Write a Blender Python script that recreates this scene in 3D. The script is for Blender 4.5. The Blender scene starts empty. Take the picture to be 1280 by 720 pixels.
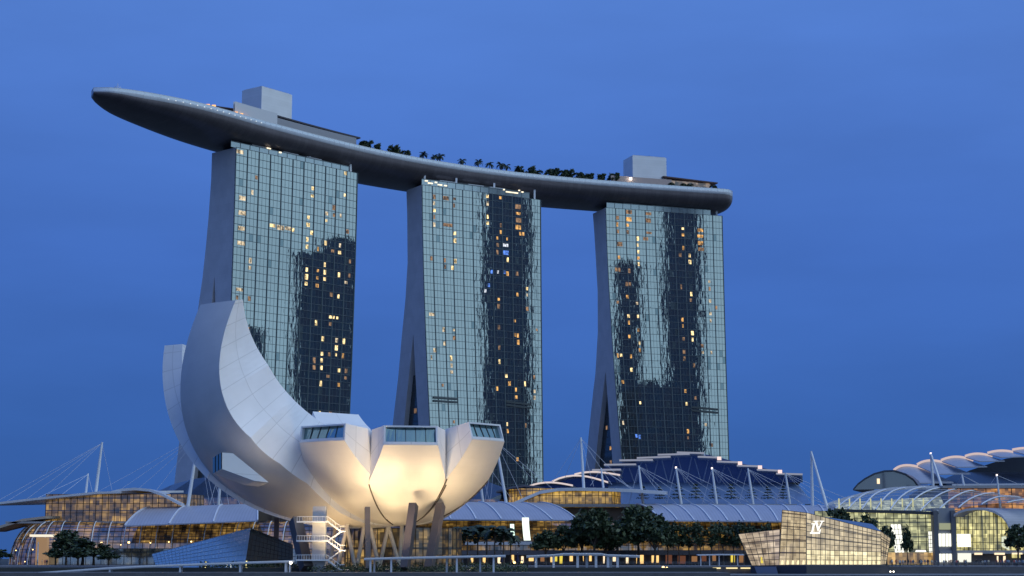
import bpy, bmesh, math, random
from mathutils import Vector, Matrix, noise
import numpy as np

sc = bpy.context.scene
C = sc.collection
R = math.radians
rng = random.Random(7)

# ------------------------------------------------------------------ camera
F = 2200.0                                   # focal length in photo pixels (1280 wide)
PITCH = math.atan(338.0 / F)                 # the horizon lies 338 px under the picture centre
CP, SP = math.cos(PITCH), math.sin(PITCH)
CZ = 5.0
cam_d = bpy.data.cameras.new('camera')
cam = bpy.data.objects.new('camera', cam_d)
C.objects.link(cam)
cam.location = (0, 0, CZ)
cam.rotation_euler = (math.pi / 2 + PITCH, 0, 0)
cam_d.sensor_width = 36.0
cam_d.lens = 36.0 * F / 1280.0
cam_d.clip_start = 1.0
cam_d.clip_end = 30000.0
sc.camera = cam

# ------------------------------------------------------------------ sky, sun, exposure
SUN_AZ = R(116.0)            # after sunset; the glow is right of and behind the camera (clockwise from +Y)
SUN_DIR = Vector((math.sin(SUN_AZ), math.cos(SUN_AZ), math.sin(R(3.0)))).normalized()
world = bpy.data.worlds.new('World')
sc.world = world
world.use_nodes = True
wt = world.node_tree
for n in list(wt.nodes):
    wt.nodes.remove(n)
wo = wt.nodes.new('ShaderNodeOutputWorld')
bg = wt.nodes.new('ShaderNodeBackground')
sky = wt.nodes.new('ShaderNodeTexSky')
sky.sky_type = 'NISHITA'
sky.sun_disc = False
sky.sun_elevation = R(1.5)
sky.sun_rotation = SUN_AZ
sky.ozone_density = 6.0
tc = wt.nodes.new('ShaderNodeTexCoord')
sep = wt.nodes.new('ShaderNodeSeparateXYZ')
wt.links.new(tc.outputs['Generated'], sep.inputs[0])
ramp = wt.nodes.new('ShaderNodeValToRGB')
wt.links.new(sep.outputs['Z'], ramp.inputs[0])
el = ramp.color_ramp.elements
el[0].position, el[0].color = 0.0, (0.036, 0.112, 0.37, 1)
el[1].position, el[1].color = 1.0, (0.060, 0.16, 0.55, 1)
for p, c in ((0.07, (0.041, 0.128, 0.425, 1)), (0.17, (0.057, 0.155, 0.515, 1)), (0.31, (0.090, 0.216, 0.640, 1)), (0.6, (0.085, 0.21, 0.66, 1))):
    e = el.new(p); e.color = c
# pale afterglow towards the sunset
vd = wt.nodes.new('ShaderNodeVectorMath'); vd.operation = 'DOT_PRODUCT'
wt.links.new(tc.outputs['Generated'], vd.inputs[0]); vd.inputs[1].default_value = SUN_DIR
gm = wt.nodes.new('ShaderNodeMapRange'); gm.interpolation_type = 'SMOOTHSTEP'
gm.inputs['From Min'].default_value = -0.20; gm.inputs['From Max'].default_value = 0.95
wt.links.new(vd.outputs['Value'], gm.inputs['Value'])
mixg = wt.nodes.new('ShaderNodeMix'); mixg.data_type = 'RGBA'
wt.links.new(gm.outputs['Result'], mixg.inputs['Factor'])
wt.links.new(ramp.outputs['Color'], mixg.inputs[6])
mixg.inputs[7].default_value = (0.41, 0.57, 0.76, 1)
# broad dusk cloud streaks, very faint
mp = wt.nodes.new('ShaderNodeMapping'); mp.inputs['Scale'].default_value = (2.2, 2.2, 9.0)
wt.links.new(tc.outputs['Generated'], mp.inputs[0])
cn = wt.nodes.new('ShaderNodeTexNoise'); cn.inputs['Scale'].default_value = 2.0; cn.inputs['Detail'].default_value = 5.0
wt.links.new(mp.outputs[0], cn.inputs['Vector'])
cr = wt.nodes.new('ShaderNodeMapRange')
cr.inputs['From Min'].default_value = 0.3; cr.inputs['From Max'].default_value = 0.7
cr.inputs['To Min'].default_value = 0.91; cr.inputs['To Max'].default_value = 1.07
wt.links.new(cn.outputs['Fac'], cr.inputs['Value'])
mulc = wt.nodes.new('ShaderNodeVectorMath'); mulc.operation = 'SCALE'
wt.links.new(mixg.outputs[2], mulc.inputs[0]); wt.links.new(cr.outputs['Result'], mulc.inputs['Scale'])
# the physical sky of the last sunlight, dimmed, on top
nis = wt.nodes.new('ShaderNodeVectorMath'); nis.operation = 'SCALE'; nis.inputs['Scale'].default_value = 0.003
wt.links.new(sky.outputs[0], nis.inputs[0])
addn = wt.nodes.new('ShaderNodeVectorMath'); addn.operation = 'ADD'
wt.links.new(mulc.outputs[0], addn.inputs[0]); wt.links.new(nis.outputs[0], addn.inputs[1])
wt.links.new(addn.outputs[0], bg.inputs['Color'])
bg.inputs['Strength'].default_value = 1.0
wt.links.new(bg.outputs[0], wo.inputs[0])

sun_d = bpy.data.lights.new('sun', 'SUN')
sun_d.energy = 1.05; sun_d.angle = R(35.0); sun_d.color = (0.72, 0.85, 1.0)
sun = bpy.data.objects.new('sun', sun_d); C.objects.link(sun)
sd = Vector((math.sin(SUN_AZ), math.cos(SUN_AZ), math.tan(R(54.0)))).normalized()
sun.rotation_euler = sd.to_track_quat('Z', 'Y').to_euler()

sc.view_settings.view_transform = 'Standard'
sc.view_settings.look = 'None'
sc.view_settings.exposure = 0.0
sc.view_settings.gamma = 1.0
sc.view_settings.use_curve_mapping = False
sc.cycles.max_bounces = 6
sc.cycles.use_denoising = True

# ------------------------------------------------------------------ pixel -> point at a real distance
def ray(px, py):
    dx, dy = px - 640.0, 360.0 - py
    return Vector((dx, F * CP - dy * SP, F * SP + dy * CP))
def at(px, py, Y):
    r = ray(px, py); t = Y / r.y
    return Vector((r.x * t, Y, CZ + r.z * t))
def atZ(px, py, Z):
    r = ray(px, py); t = (Z - CZ) / r.z
    return Vector((r.x * t, r.y * t, Z))
def at_plane(px, py, p0, n):
    r = ray(px, py); o = Vector((0, 0, CZ))
    t = (p0 - o).dot(n) / r.dot(n)
    return o + r * t
def proj(p):
    z = p.z - CZ; d = p.y * CP + z * SP; u = -p.y * SP + z * CP
    return 640 + F * p.x / d, 360 - F * u / d

# ------------------------------------------------------------------ materials
MATS = {}
def newmat(name):
    m = bpy.data.materials.new(name); m.use_nodes = True
    nt = m.node_tree; b = nt.nodes['Principled BSDF']
    return m, nt, b
def mat(name, col, rough=0.6, metal=0.0, emit=None, estr=0.0, var=0.0, scale=0.5, spec=None):
    if name in MATS: return MATS[name]
    m, nt, b = newmat(name)
    b.inputs['Base Color'].default_value = (*col, 1)
    b.inputs['Roughness'].default_value = rough
    b.inputs['Metallic'].default_value = metal
    if spec is not None: b.inputs['Specular IOR Level'].default_value = spec
    if emit:
        b.inputs['Emission Color'].default_value = (*emit, 1)
        b.inputs['Emission Strength'].default_value = estr
    if var > 0:
        tcn = nt.nodes.new('ShaderNodeTexCoord'); nz = nt.nodes.new('ShaderNodeTexNoise')
        nz.inputs['Scale'].default_value = scale; nz.inputs['Detail'].default_value = 6
        nt.links.new(tcn.outputs['Object'], nz.inputs['Vector'])
        mr = nt.nodes.new('ShaderNodeMapRange')
        mr.inputs['From Min'].default_value = 0.3; mr.inputs['From Max'].default_value = 0.7
        mr.inputs['To Min'].default_value = 1 - var; mr.inputs['To Max'].default_value = 1 + var
        nt.links.new(nz.outputs['Fac'], mr.inputs['Value'])
        sm = nt.nodes.new('ShaderNodeVectorMath'); sm.operation = 'SCALE'
        sm.inputs[0].default_value = col
        nt.links.new(mr.outputs['Result'], sm.inputs['Scale'])
        nt.links.new(sm.outputs[0], b.inputs['Base Color'])
    MATS[name] = m
    return m

def panel_mat(name, col, bw, bh, rough=0.45, metal=0.0, line=0.75, var=0.06, mortar=0.012, offset=0.5):
    """cladding panels: UV in metres"""
    if name in MATS: return MATS[name]
    m, nt, b = newmat(name)
    uv = nt.nodes.new('ShaderNodeUVMap')
    br = nt.nodes.new('ShaderNodeTexBrick')
    br.inputs['Scale'].default_value = 1.0
    br.inputs['Brick Width'].default_value = bw; br.inputs['Row Height'].default_value = bh
    br.inputs['Mortar Size'].default_value = mortar * bh * 2; br.inputs['Mortar Smooth'].default_value = 0.3
    br.offset = offset
    br.inputs['Color1'].default_value = (*[c * (1 - var) for c in col], 1)
    br.inputs['Color2'].default_value = (*[min(1, c * (1 + var)) for c in col], 1)
    br.inputs['Mortar'].default_value = (*[c * line for c in col], 1)
    nt.links.new(uv.outputs[0], br.inputs['Vector'])
    nz = nt.nodes.new('ShaderNodeTexNoise'); nz.inputs['Scale'].default_value = 0.15; nz.inputs['Detail'].default_value = 6
    nt.links.new(uv.outputs[0], nz.inputs['Vector'])
    mr = nt.nodes.new('ShaderNodeMapRange'); mr.inputs['To Min'].default_value = 0.86; mr.inputs['To Max'].default_value = 1.1
    nt.links.new(nz.outputs['Fac'], mr.inputs['Value'])
    sm = nt.nodes.new('ShaderNodeVectorMath'); sm.operation = 'SCALE'
    nt.links.new(br.outputs['Color'], sm.inputs[0]); nt.links.new(mr.outputs['Result'], sm.inputs['Scale'])
    nt.links.new(sm.outputs[0], b.inputs['Base Color'])
    b.inputs['Roughness'].default_value = rough; b.inputs['Metallic'].default_value = metal
    MATS[name] = m
    return m

def glow_glass(name, warm, dim, strength, cell=(3.0, 2.2), floor_h=4.2, gloss=0.35, tint=(0.8, 0.9, 0.95), seed=0.0, contrast=(0.35, 0.75), dark=(0.02, 0.025, 0.03), fit=0.45):
    """window wall with lit rooms behind it: cells of light varied by noise, slabs between storeys, sky mirrored on top. UV in metres."""
    if name in MATS: return MATS[name]
    m, nt, b = newmat(name)
    N, L = nt.nodes.new, nt.links.new
    uv = N('ShaderNodeUVMap')
    sp = N('ShaderNodeSeparateXYZ'); L(uv.outputs[0], sp.inputs[0])
    # per-bay random
    dv = N('ShaderNodeVectorMath'); dv.operation = 'DIVIDE'; dv.inputs[1].default_value = (cell[0], cell[1], 1)
    L(uv.outputs[0], dv.inputs[0])
    fl = N('ShaderNodeVectorMath'); fl.operation = 'FLOOR'; L(dv.outputs[0], fl.inputs[0])
    ad = N('ShaderNodeVectorMath'); ad.operation = 'ADD'; ad.inputs[1].default_value = (seed, seed * 1.7, 0); L(fl.outputs[0], ad.inputs[0])
    wn = N('ShaderNodeTexWhiteNoise'); wn.noise_dimensions = '2D'; L(ad.outputs[0], wn.inputs['Vector'])
    nz = N('ShaderNodeTexNoise'); nz.inputs['Scale'].default_value = 0.16; nz.inputs['Detail'].default_value = 7; nz.inputs['Roughness'].default_value = 0.7
    av = N('ShaderNodeVectorMath'); av.operation = 'ADD'; av.inputs[1].default_value = (seed * 9.1, seed * 3.3, seed); L(uv.outputs[0], av.inputs[0])
    qd = N('ShaderNodeVectorMath'); qd.operation = 'SNAP'; qd.inputs[1].default_value = (1.1, 0.5, 1); L(av.outputs[0], qd.inputs[0])
    L(qd.outputs[0], nz.inputs['Vector'])
    mr = N('ShaderNodeMapRange'); mr.interpolation_type = 'SMOOTHSTEP'
    mr.inputs['From Min'].default_value = contrast[0]; mr.inputs['From Max'].default_value = contrast[1]
    L(nz.outputs['Fac'], mr.inputs['Value'])
    mx = N('ShaderNodeMath'); mx.operation = 'MULTIPLY_ADD'; mx.inputs[1].default_value = 0.35
    L(wn.outputs['Value'], mx.inputs[0])
    ms = N('ShaderNodeMath'); ms.operation = 'MULTIPLY'; ms.inputs[1].default_value = 0.75
    L(mr.outputs['Result'], ms.inputs[0]); L(ms.outputs[0], mx.inputs[2])
    # slabs
    fm = N('ShaderNodeMath'); fm.operation = 'DIVIDE'; fm.inputs[1].default_value = floor_h; L(sp.outputs['Y'], fm.inputs[0])
    fr = N('ShaderNodeMath'); fr.operation = 'FRACT'; L(fm.outputs[0], fr.inputs[0])
    gt = N('ShaderNodeMapRange'); gt.inputs['From Min'].default_value = 0.86; gt.inputs['From Max'].default_value = 0.93
    gt.inputs['To Min'].default_value = 1.0; gt.inputs['To Max'].default_value = 0.35
    L(fr.outputs[0], gt.inputs['Value'])
    # shop fittings, columns and people behind the glass: finer vertical noise
    n2 = N('ShaderNodeTexNoise'); n2.inputs['Scale'].default_value = 1.0; n2.inputs['Detail'].default_value = 3
    m2 = N('ShaderNodeMapping'); m2.inputs['Scale'].default_value = (0.9, 0.5, 1); L(qd.outputs[0], m2.inputs[0]); L(m2.outputs[0], n2.inputs['Vector'])
    r2 = N('ShaderNodeMapRange'); r2.inputs['From Min'].default_value = 0.35; r2.inputs['From Max'].default_value = 0.65
    r2.inputs['To Min'].default_value = fit; r2.inputs['To Max'].default_value = 1.15; L(n2.outputs['Fac'], r2.inputs['Value'])
    q = N('ShaderNodeMath'); q.operation = 'MULTIPLY'; L(mx.outputs[0], q.inputs[0]); L(gt.outputs['Result'], q.inputs[1])
    q2 = N('ShaderNodeMath'); q2.operation = 'MULTIPLY'; L(q.outputs[0], q2.inputs[0]); L(r2.outputs['Result'], q2.inputs[1])
    cm = N('ShaderNodeMix'); cm.data_type = 'RGBA'; cm.inputs[6].default_value = (*dim, 1); cm.inputs[7].default_value = (*warm, 1)
    L(q2.outputs[0], cm.inputs['Factor'])
    q3 = N('ShaderNodeMath'); q3.operation = 'MULTIPLY'; q3.inputs[1].default_value = strength; L(q2.outputs[0], q3.inputs[0])
    b.inputs['Base Color'].default_value = (*dark, 1); b.inputs['Roughness'].default_value = 0.3
    L(cm.outputs[2], b.inputs['Emission Color']); L(q3.outputs[0], b.inputs['Emission Strength'])
    gl = N('ShaderNodeBsdfGlossy'); gl.inputs['Color'].default_value = (*tint, 1); gl.inputs['Roughness'].default_value = 0.06
    mixs = N('ShaderNodeMixShader'); mixs.inputs[0].default_value = gloss
    L(b.outputs[0], mixs.inputs[1]); L(gl.outputs[0], mixs.inputs[2])
    out = nt.nodes['Material Output']; L(mixs.outputs[0], out.inputs[0])
    MATS[name] = m
    return m

def mirror_glass(name, tint, body, refl, rough=0.02, island=0.0, warp=0.0):
    if name in MATS: return MATS[name]
    m, nt, b = newmat(name)
    N, L = nt.nodes.new, nt.links.new
    b.inputs['Base Color'].default_value = (*body, 1); b.inputs['Roughness'].default_value = 0.5
    if island > 0:
        g = N('ShaderNodeNewGeometry')
        mr = N('ShaderNodeMapRange'); mr.inputs['From Min'].default_value = 0.0; mr.inputs['From Max'].default_value = 1
        mr.inputs['To Min'].default_value = 1 - island; mr.inputs['To Max'].default_value = 1 + island
        L(g.outputs['Random Per Island'], mr.inputs['Value'])
        s = N('ShaderNodeVectorMath'); s.operation = 'SCALE'; s.inputs[0].default_value = body
        L(mr.outputs['Result'], s.inputs['Scale']); L(s.outputs[0], b.inputs['Base Color'])
    gl = N('ShaderNodeBsdfGlossy'); gl.inputs['Color'].default_value = (*tint, 1); gl.inputs['Roughness'].default_value = rough
    if warp > 0:      # rolled panes are never quite flat
        tw = N('ShaderNodeTexCoord'); mw = N('ShaderNodeMapping'); mw.inputs['Scale'].default_value = (.55, .55, .16); L(tw.outputs['Object'], mw.inputs[0])
        nw = N('ShaderNodeTexNoise'); nw.inputs['Scale'].default_value = 1.0; nw.inputs['Detail'].default_value = 2.5; nw.inputs['Roughness'].default_value = .6; L(mw.outputs[0], nw.inputs['Vector'])
        bw = N('ShaderNodeBump'); bw.inputs['Strength'].default_value = 1.0; bw.inputs['Distance'].default_value = warp; L(nw.outputs['Fac'], bw.inputs['Height']); L(bw.outputs[0], gl.inputs['Normal'])
    mx = N('ShaderNodeMixShader'); mx.inputs[0].default_value = refl
    L(b.outputs[0], mx.inputs[1]); L(gl.outputs[0], mx.inputs[2])
    L(mx.outputs[0], nt.nodes['Material Output'].inputs[0])
    MATS[name] = m
    return m

def leaf_mat(name, c1, c2):
    if name in MATS: return MATS[name]
    m, nt, b = newmat(name)
    N, L = nt.nodes.new, nt.links.new
    g = N('ShaderNodeNewGeometry')
    cm = N('ShaderNodeMix'); cm.data_type = 'RGBA'; cm.inputs[6].default_value = (*c1, 1); cm.inputs[7].default_value = (*c2, 1)
    L(g.outputs['Random Per Island'], cm.inputs['Factor']); L(cm.outputs[2], b.inputs['Base Color'])
    b.inputs['Roughness'].default_value = 0.6
    MATS[name] = m
    return m

def emis(name, col, strength):
    return mat(name, (0.02, 0.02, 0.02), 0.5, 0, col, strength)

def window_glow(name, col, strength):
    """a lit window: noise in the emission makes the light uneven"""
    m, nt, b = newmat(name)
    N, L = nt.nodes.new, nt.links.new
    b.inputs['Base Color'].default_value = (.03, .03, .03, 1); b.inputs['Emission Color'].default_value = (*col, 1)
    t = N('ShaderNodeTexCoord'); mp_ = N('ShaderNodeMapping'); mp_.inputs['Scale'].default_value = (.9, .9, .55); L(t.outputs['Object'], mp_.inputs[0])
    n_ = N('ShaderNodeTexNoise'); n_.inputs['Scale'].default_value = 1.0; n_.inputs['Detail'].default_value = 2; L(mp_.outputs[0], n_.inputs['Vector'])
    r_ = N('ShaderNodeMapRange'); r_.inputs['From Min'].default_value = .36; r_.inputs['From Max'].default_value = .66
    r_.inputs['To Min'].default_value = .15 * strength; r_.inputs['To Max'].default_value = 1.45 * strength; L(n_.outputs['Fac'], r_.inputs['Value'])
    L(r_.outputs['Result'], b.inputs['Emission Strength'])
    return m
# ------------------------------------------------------------------ mesh builder
class MB:
    def __init__(s): s.v = []; s.f = []; s.uv = []; s.mi = []; s.sm = []
    def quad(s, a, b, c, d, uv=None, mi=0, smooth=False):
        s.poly([a, b, c, d], uv, mi, smooth)
    def poly(s, pts, uv=None, mi=0, smooth=False):
        i = len(s.v); s.v += [Vector(p) for p in pts]
        s.f.append(list(range(i, i + len(pts))))
        if uv is None:
            p = [Vector(q) for q in pts]
            ex = (p[1] - p[0]); ex = ex.normalized() if ex.length > 1e-6 else Vector((1, 0, 0))
            nrm = Vector((0, 0, 0))
            for k in range(1, len(p) - 1): nrm += (p[k] - p[0]).cross(p[k + 1] - p[0])
            nrm = nrm.normalized() if nrm.length > 1e-9 else Vector((0, 0, 1))
            ey = nrm.cross(ex)
            uv = [((q - p[0]).dot(ex), (q - p[0]).dot(ey)) for q in p]
        s.uv.append(uv); s.mi.append(mi); s.sm.append(smooth)
    def grid(s, rows, uvs=None, mi=0, smooth=True, closed=False):
        """rows of points, shared vertices"""
        i = len(s.v); nr, nc = len(rows), len(rows[0])
        for r in rows: s.v += [Vector(p) for p in r]
        if uvs is None:
            uvs = []
            lens = []
            for r in rows:
                acc = [0.0]
                for k in range(1, nc): acc.append(acc[-1] + (Vector(r[k]) - Vector(r[k - 1])).length)
                lens.append(acc)
            vv = [0.0]
            mid = nc // 2
            for k in range(1, nr): vv.append(vv[-1] + (Vector(rows[k][mid]) - Vector(rows[k - 1][mid])).length)
            uvs = [[(lens[a][b] - lens[a][mid], vv[a]) for b in range(nc)] for a in range(nr)]
        for a in range(nr - 1):
            for b in range(nc - 1 + (1 if closed else 0)):
                b2 = (b + 1) % nc
                s.f.append([i + a * nc + b, i + a * nc + b2, i + (a + 1) * nc + b2, i + (a + 1) * nc + b])
                s.uv.append([uvs[a][b], uvs[a][b2], uvs[a + 1][b2], uvs[a + 1][b]])
                s.mi.append(mi); s.sm.append(smooth)
    def hexa(s, p, mi=0):
        """8 corners: bottom 4 ccw, top 4 ccw"""
        for q in ((3, 2, 1, 0), (4, 5, 6, 7), (0, 1, 5, 4), (1, 2, 6, 5), (2, 3, 7, 6), (3, 0, 4, 7)):
            s.quad(*[p[k] for k in q], mi=mi)
    def box(s, c, size, rz=0.0, mi=0):
        c = Vector(c); sx, sy, sz = [k / 2 for k in size]; m = Matrix.Rotation(rz, 3, 'Z')
        P = [c + m @ Vector(q) for q in ((-sx, -sy, -sz), (sx, -sy, -sz), (sx, sy, -sz), (-sx, sy, -sz), (-sx, -sy, sz), (sx, -sy, sz), (sx, sy, sz), (-sx, sy, sz))]
        s.hexa(P, mi)
    def bar(s, a, b, w, h=None, mi=0, up=Vector((0, 0, 1))):
        """square bar between two points"""
        a, b = Vector(a), Vector(b); h = h or w
        d = (b - a)
        if d.length < 1e-6: return
        d.normalize()
        x = d.cross(up)
        if x.length < 1e-3: x = d.cross(Vector((1, 0, 0)))
        x.normalize(); y = x.cross(d).normalized()
        x *= w / 2; y *= h / 2
        s.hexa([a - x - y, a + x - y, a + x + y, a - x + y, b - x - y, b + x - y, b + x + y, b - x + y], mi)
    def tube(s, pts, rad, n=8, mi=0, cap=True):
        pts = [Vector(p) for p in pts]
        if not hasattr(rad, '__len__'): rad = [rad] * len(pts)
        rows = []
        for k, p in enumerate(pts):
            d = (pts[min(k + 1, len(pts) - 1)] - pts[max(k - 1, 0)])
            d = d.normalized() if d.length > 1e-9 else Vector((0, 0, 1))
            ref = Vector((0, 0, 1)) if abs(d.z) < 0.95 else Vector((1, 0, 0))
            x = d.cross(ref).normalized(); y = d.cross(x).normalized()
            rows.append([p + (x * math.cos(t) + y * math.sin(t)) * rad[k] for t in [2 * math.pi * j / n for j in range(n)]])
        s.grid(rows, uvs=[[(j, k) for j in range(n)] for k in range(len(rows))], mi=mi, closed=True)
        if cap:
            s.poly(rows[0], mi=mi); s.poly(rows[-1][::-1], mi=mi)
    def prism(s, poly, vec, mi=0, mi_side=None):
        """extrude a closed outline along vec"""
        vec = Vector(vec); P = [Vector(p) for p in poly]; Q = [p + vec for p in P]
        s.poly(P, mi=mi); s.poly(Q[::-1], mi=mi)
        for k in range(len(P)):
            k2 = (k + 1) % len(P)
            s.quad(P[k2], P[k], Q[k], Q[k2], mi=mi if mi_side is None else mi_side)
    def mesh(s, name, mats):
        me = bpy.data.meshes.new(name)
        me.from_pydata([tuple(p) for p in s.v], [], s.f)
        for m in (mats if isinstance(mats, (list, tuple)) else [mats]): me.materials.append(m)
        ul = me.uv_layers.new(name='UVMap')
        flat = [c for u in s.uv for xy in u for c in xy]
        ul.data.foreach_set('uv', flat)
        me.polygons.foreach_set('material_index', s.mi)
        me.polygons.foreach_set('use_smooth', s.sm)
        me.update()
        return me
    def build(s, name, mats, parent=None, fix=False):
        me = s.mesh(name, mats)
        if fix:
            bm = bmesh.new(); bm.from_mesh(me)
            bmesh.ops.remove_doubles(bm, verts=bm.verts, dist=1e-4)
            bmesh.ops.recalc_face_normals(bm, faces=bm.faces); bm.to_mesh(me); bm.free()
        o = bpy.data.objects.new(name, me); C.objects.link(o)
        if parent is not None:
            o.parent = parent
            o.location = -parent_world(parent)
        return o

def parent_world(p):
    w = Vector(p.location)
    q = p.parent
    while q is not None:
        w += Vector(q.location); q = q.parent
    return w
def tag(o, label=None, cat=None, group=None, kind=None):
    if label: o['label'] = label
    if cat: o['category'] = cat
    if group: o['group'] = group
    if kind: o['kind'] = kind
    return o
def empty(name, loc, label, cat, group=None):
    o = bpy.data.objects.new(name, None); C.objects.link(o)
    o.location = loc; o.empty_display_size = 1
    return tag(o, label, cat, group)
def dup(root, loc, rz=0.0, s=1.0, label=None, group=None):
    r = root.copy(); C.objects.link(r)
    r.location = loc; r.rotation_euler = (0, 0, rz)
    r.scale = (s, s, s) if not hasattr(s, '__len__') else s
    if label: r['label'] = label
    if group: r['group'] = group
    for ch in list(root.children):
        c = ch.copy(); C.objects.link(c); c.parent = r
        for g in ch.children:
            d = g.copy(); C.objects.link(d); d.parent = c
    return r
def local(parent):
    """parts built in the thing's own frame (thing is moved later)"""
    return parent
def lerp(a, b, t): return a + (b - a) * t
def interp(x, xs, ys):
    return float(np.interp(x, xs, ys))
def bez(p0, p1, p2, p3, t):
    u = 1 - t
    return tuple(u**3 * a + 3 * u * u * t * b + 3 * u * t * t * c + t**3 * d for a, b, c, d in zip(p0, p1, p2, p3))

# shared materials
WHITE = mat('white_painted_steel', (0.72, 0.74, 0.76), 0.4)
CONC = mat('grey_concrete', (0.32, 0.32, 0.33), 0.8, var=0.12, scale=0.3)
DARK = mat('dark_metal_frame', (0.035, 0.038, 0.045), 0.5)
BRONZE = mat('bronze_column', (0.10, 0.085, 0.085), 0.5, 0.2, var=0.1, scale=0.4)
ALU = panel_mat('aluminium_roof', (0.36, 0.38, 0.46), 3.0, 1.2, 0.38, 0.35, 0.85, 0.05)
BULB = emis('lamp_bulb', (1.0, 0.66, 0.25), 4.5)
BULBW = emis('lamp_bulb_white', (1.0, 0.90, 0.75), 6.0)
STRIP = emis('strip_light', (1.0, 0.80, 0.62), 1.6)

# ================================================================== GROUND AND WATER
def flat(name, pts, z, m, kind='structure'):
    b = MB(); b.poly([(x, y, z) for x, y in pts]); return tag(b.build(name, m), kind=kind)
def water_mat():
    m, nt, b = newmat('bay_water')
    b.inputs['Base Color'].default_value = (0.01, 0.025, 0.04, 1); b.inputs['Roughness'].default_value = 0.08
    nz = nt.nodes.new('ShaderNodeTexNoise'); nz.inputs['Scale'].default_value = 0.6; nz.inputs['Detail'].default_value = 4
    tcn = nt.nodes.new('ShaderNodeTexCoord'); nt.links.new(tcn.outputs['Object'], nz.inputs['Vector'])
    bp = nt.nodes.new('ShaderNodeBump'); bp.inputs['Strength'].default_value = 0.5; bp.inputs['Distance'].default_value = 0.3
    nt.links.new(nz.outputs['Fac'], bp.inputs['Height']); nt.links.new(bp.outputs[0], b.inputs['Normal'])
    return m
flat('water', [(-9000, -9000), (9000, -9000), (9000, 12000), (-9000, 12000)], 0.0, water_mat())
PAVE = panel_mat('promenade_paving', (0.12, 0.12, 0.125), 1.2, 0.6, 0.8, 0, 0.7, 0.1)
LAND = mat('dark_ground', (0.04, 0.045, 0.04), 0.9, var=0.2, scale=0.05)
def slab(name, x0, x1, y0, y1, z, m, zb=-1.0):
    b = MB(); b.box(((x0 + x1) / 2, (y0 + y1) / 2, (z + zb) / 2), (x1 - x0, y1 - y0, z - zb)); return tag(b.build(name, m), kind='structure')
slab('ground', -4000, 4000, 552.0, 9000, 2.95, LAND)
slab('promenade', -260, 420, 441.0, 552.0, 3.0, PAVE)
slab('garden_bed', -150, 48, 418.0, 441.0, 2.8, LAND)
slab('boardwalk', 48, 420, 421.0, 441.0, 1.35, mat('boardwalk_timber', (0.085, 0.08, 0.08), 0.7, var=0.15, scale=0.4))
slab('lower_promenade', -260, 48, 392.0, 418.0, 1.9, PAVE)

# ================================================================== HOTEL TOWERS
ZT = 186.0
GLASS = mirror_glass('tower_glass', (0.74, 0.86, 0.82), (0.014, 0.045, 0.068), 0.62, 0.015, 0.35, 0.012)
GLASSB = mirror_glass('spandrel_glass', (0.45, 0.62, 0.64), (0.05, 0.08, 0.09), 0.5, 0.05, 0.3)
ENDW = panel_mat('end_wall_cladding', (0.62, 0.60, 0.62), 3.0, 3.5, 0.6, 0.0, 0.93, 0.03)
ATRIUM = mirror_glass('atrium_glass', (0.5, 0.6, 0.65), (0.012, 0.015, 0.02), 0.18, 0.05)
CROWN = mirror_glass('crown_glass', (0.75, 0.9, 0.92), (0.20, 0.26, 0.28), 0.4, 0.08, 0.2)
FIN = mat('facade_fin', (0.12, 0.155, 0.17), 0.4, 0.3)
LITS = [window_glow('window_glow_%s' % k, c, e) for k, c, e in (('bright', (1.0, 0.74, 0.34), 1.5), ('amber', (1.0, 0.52, 0.14), 0.9), ('pale', (1.0, 0.80, 0.52), 0.75), ('dim', (0.80, 0.45, 0.22), 0.38), ('blue', (0.12, 0.3, 1.0), 0.9), ('white', (0.85, 0.9, 1.0), 1.1))]
DARKGL = mirror_glass('plant_louvre', (0.2, 0.25, 0.28), (0.01, 0.012, 0.015), 0.3, 0.2)

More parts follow.
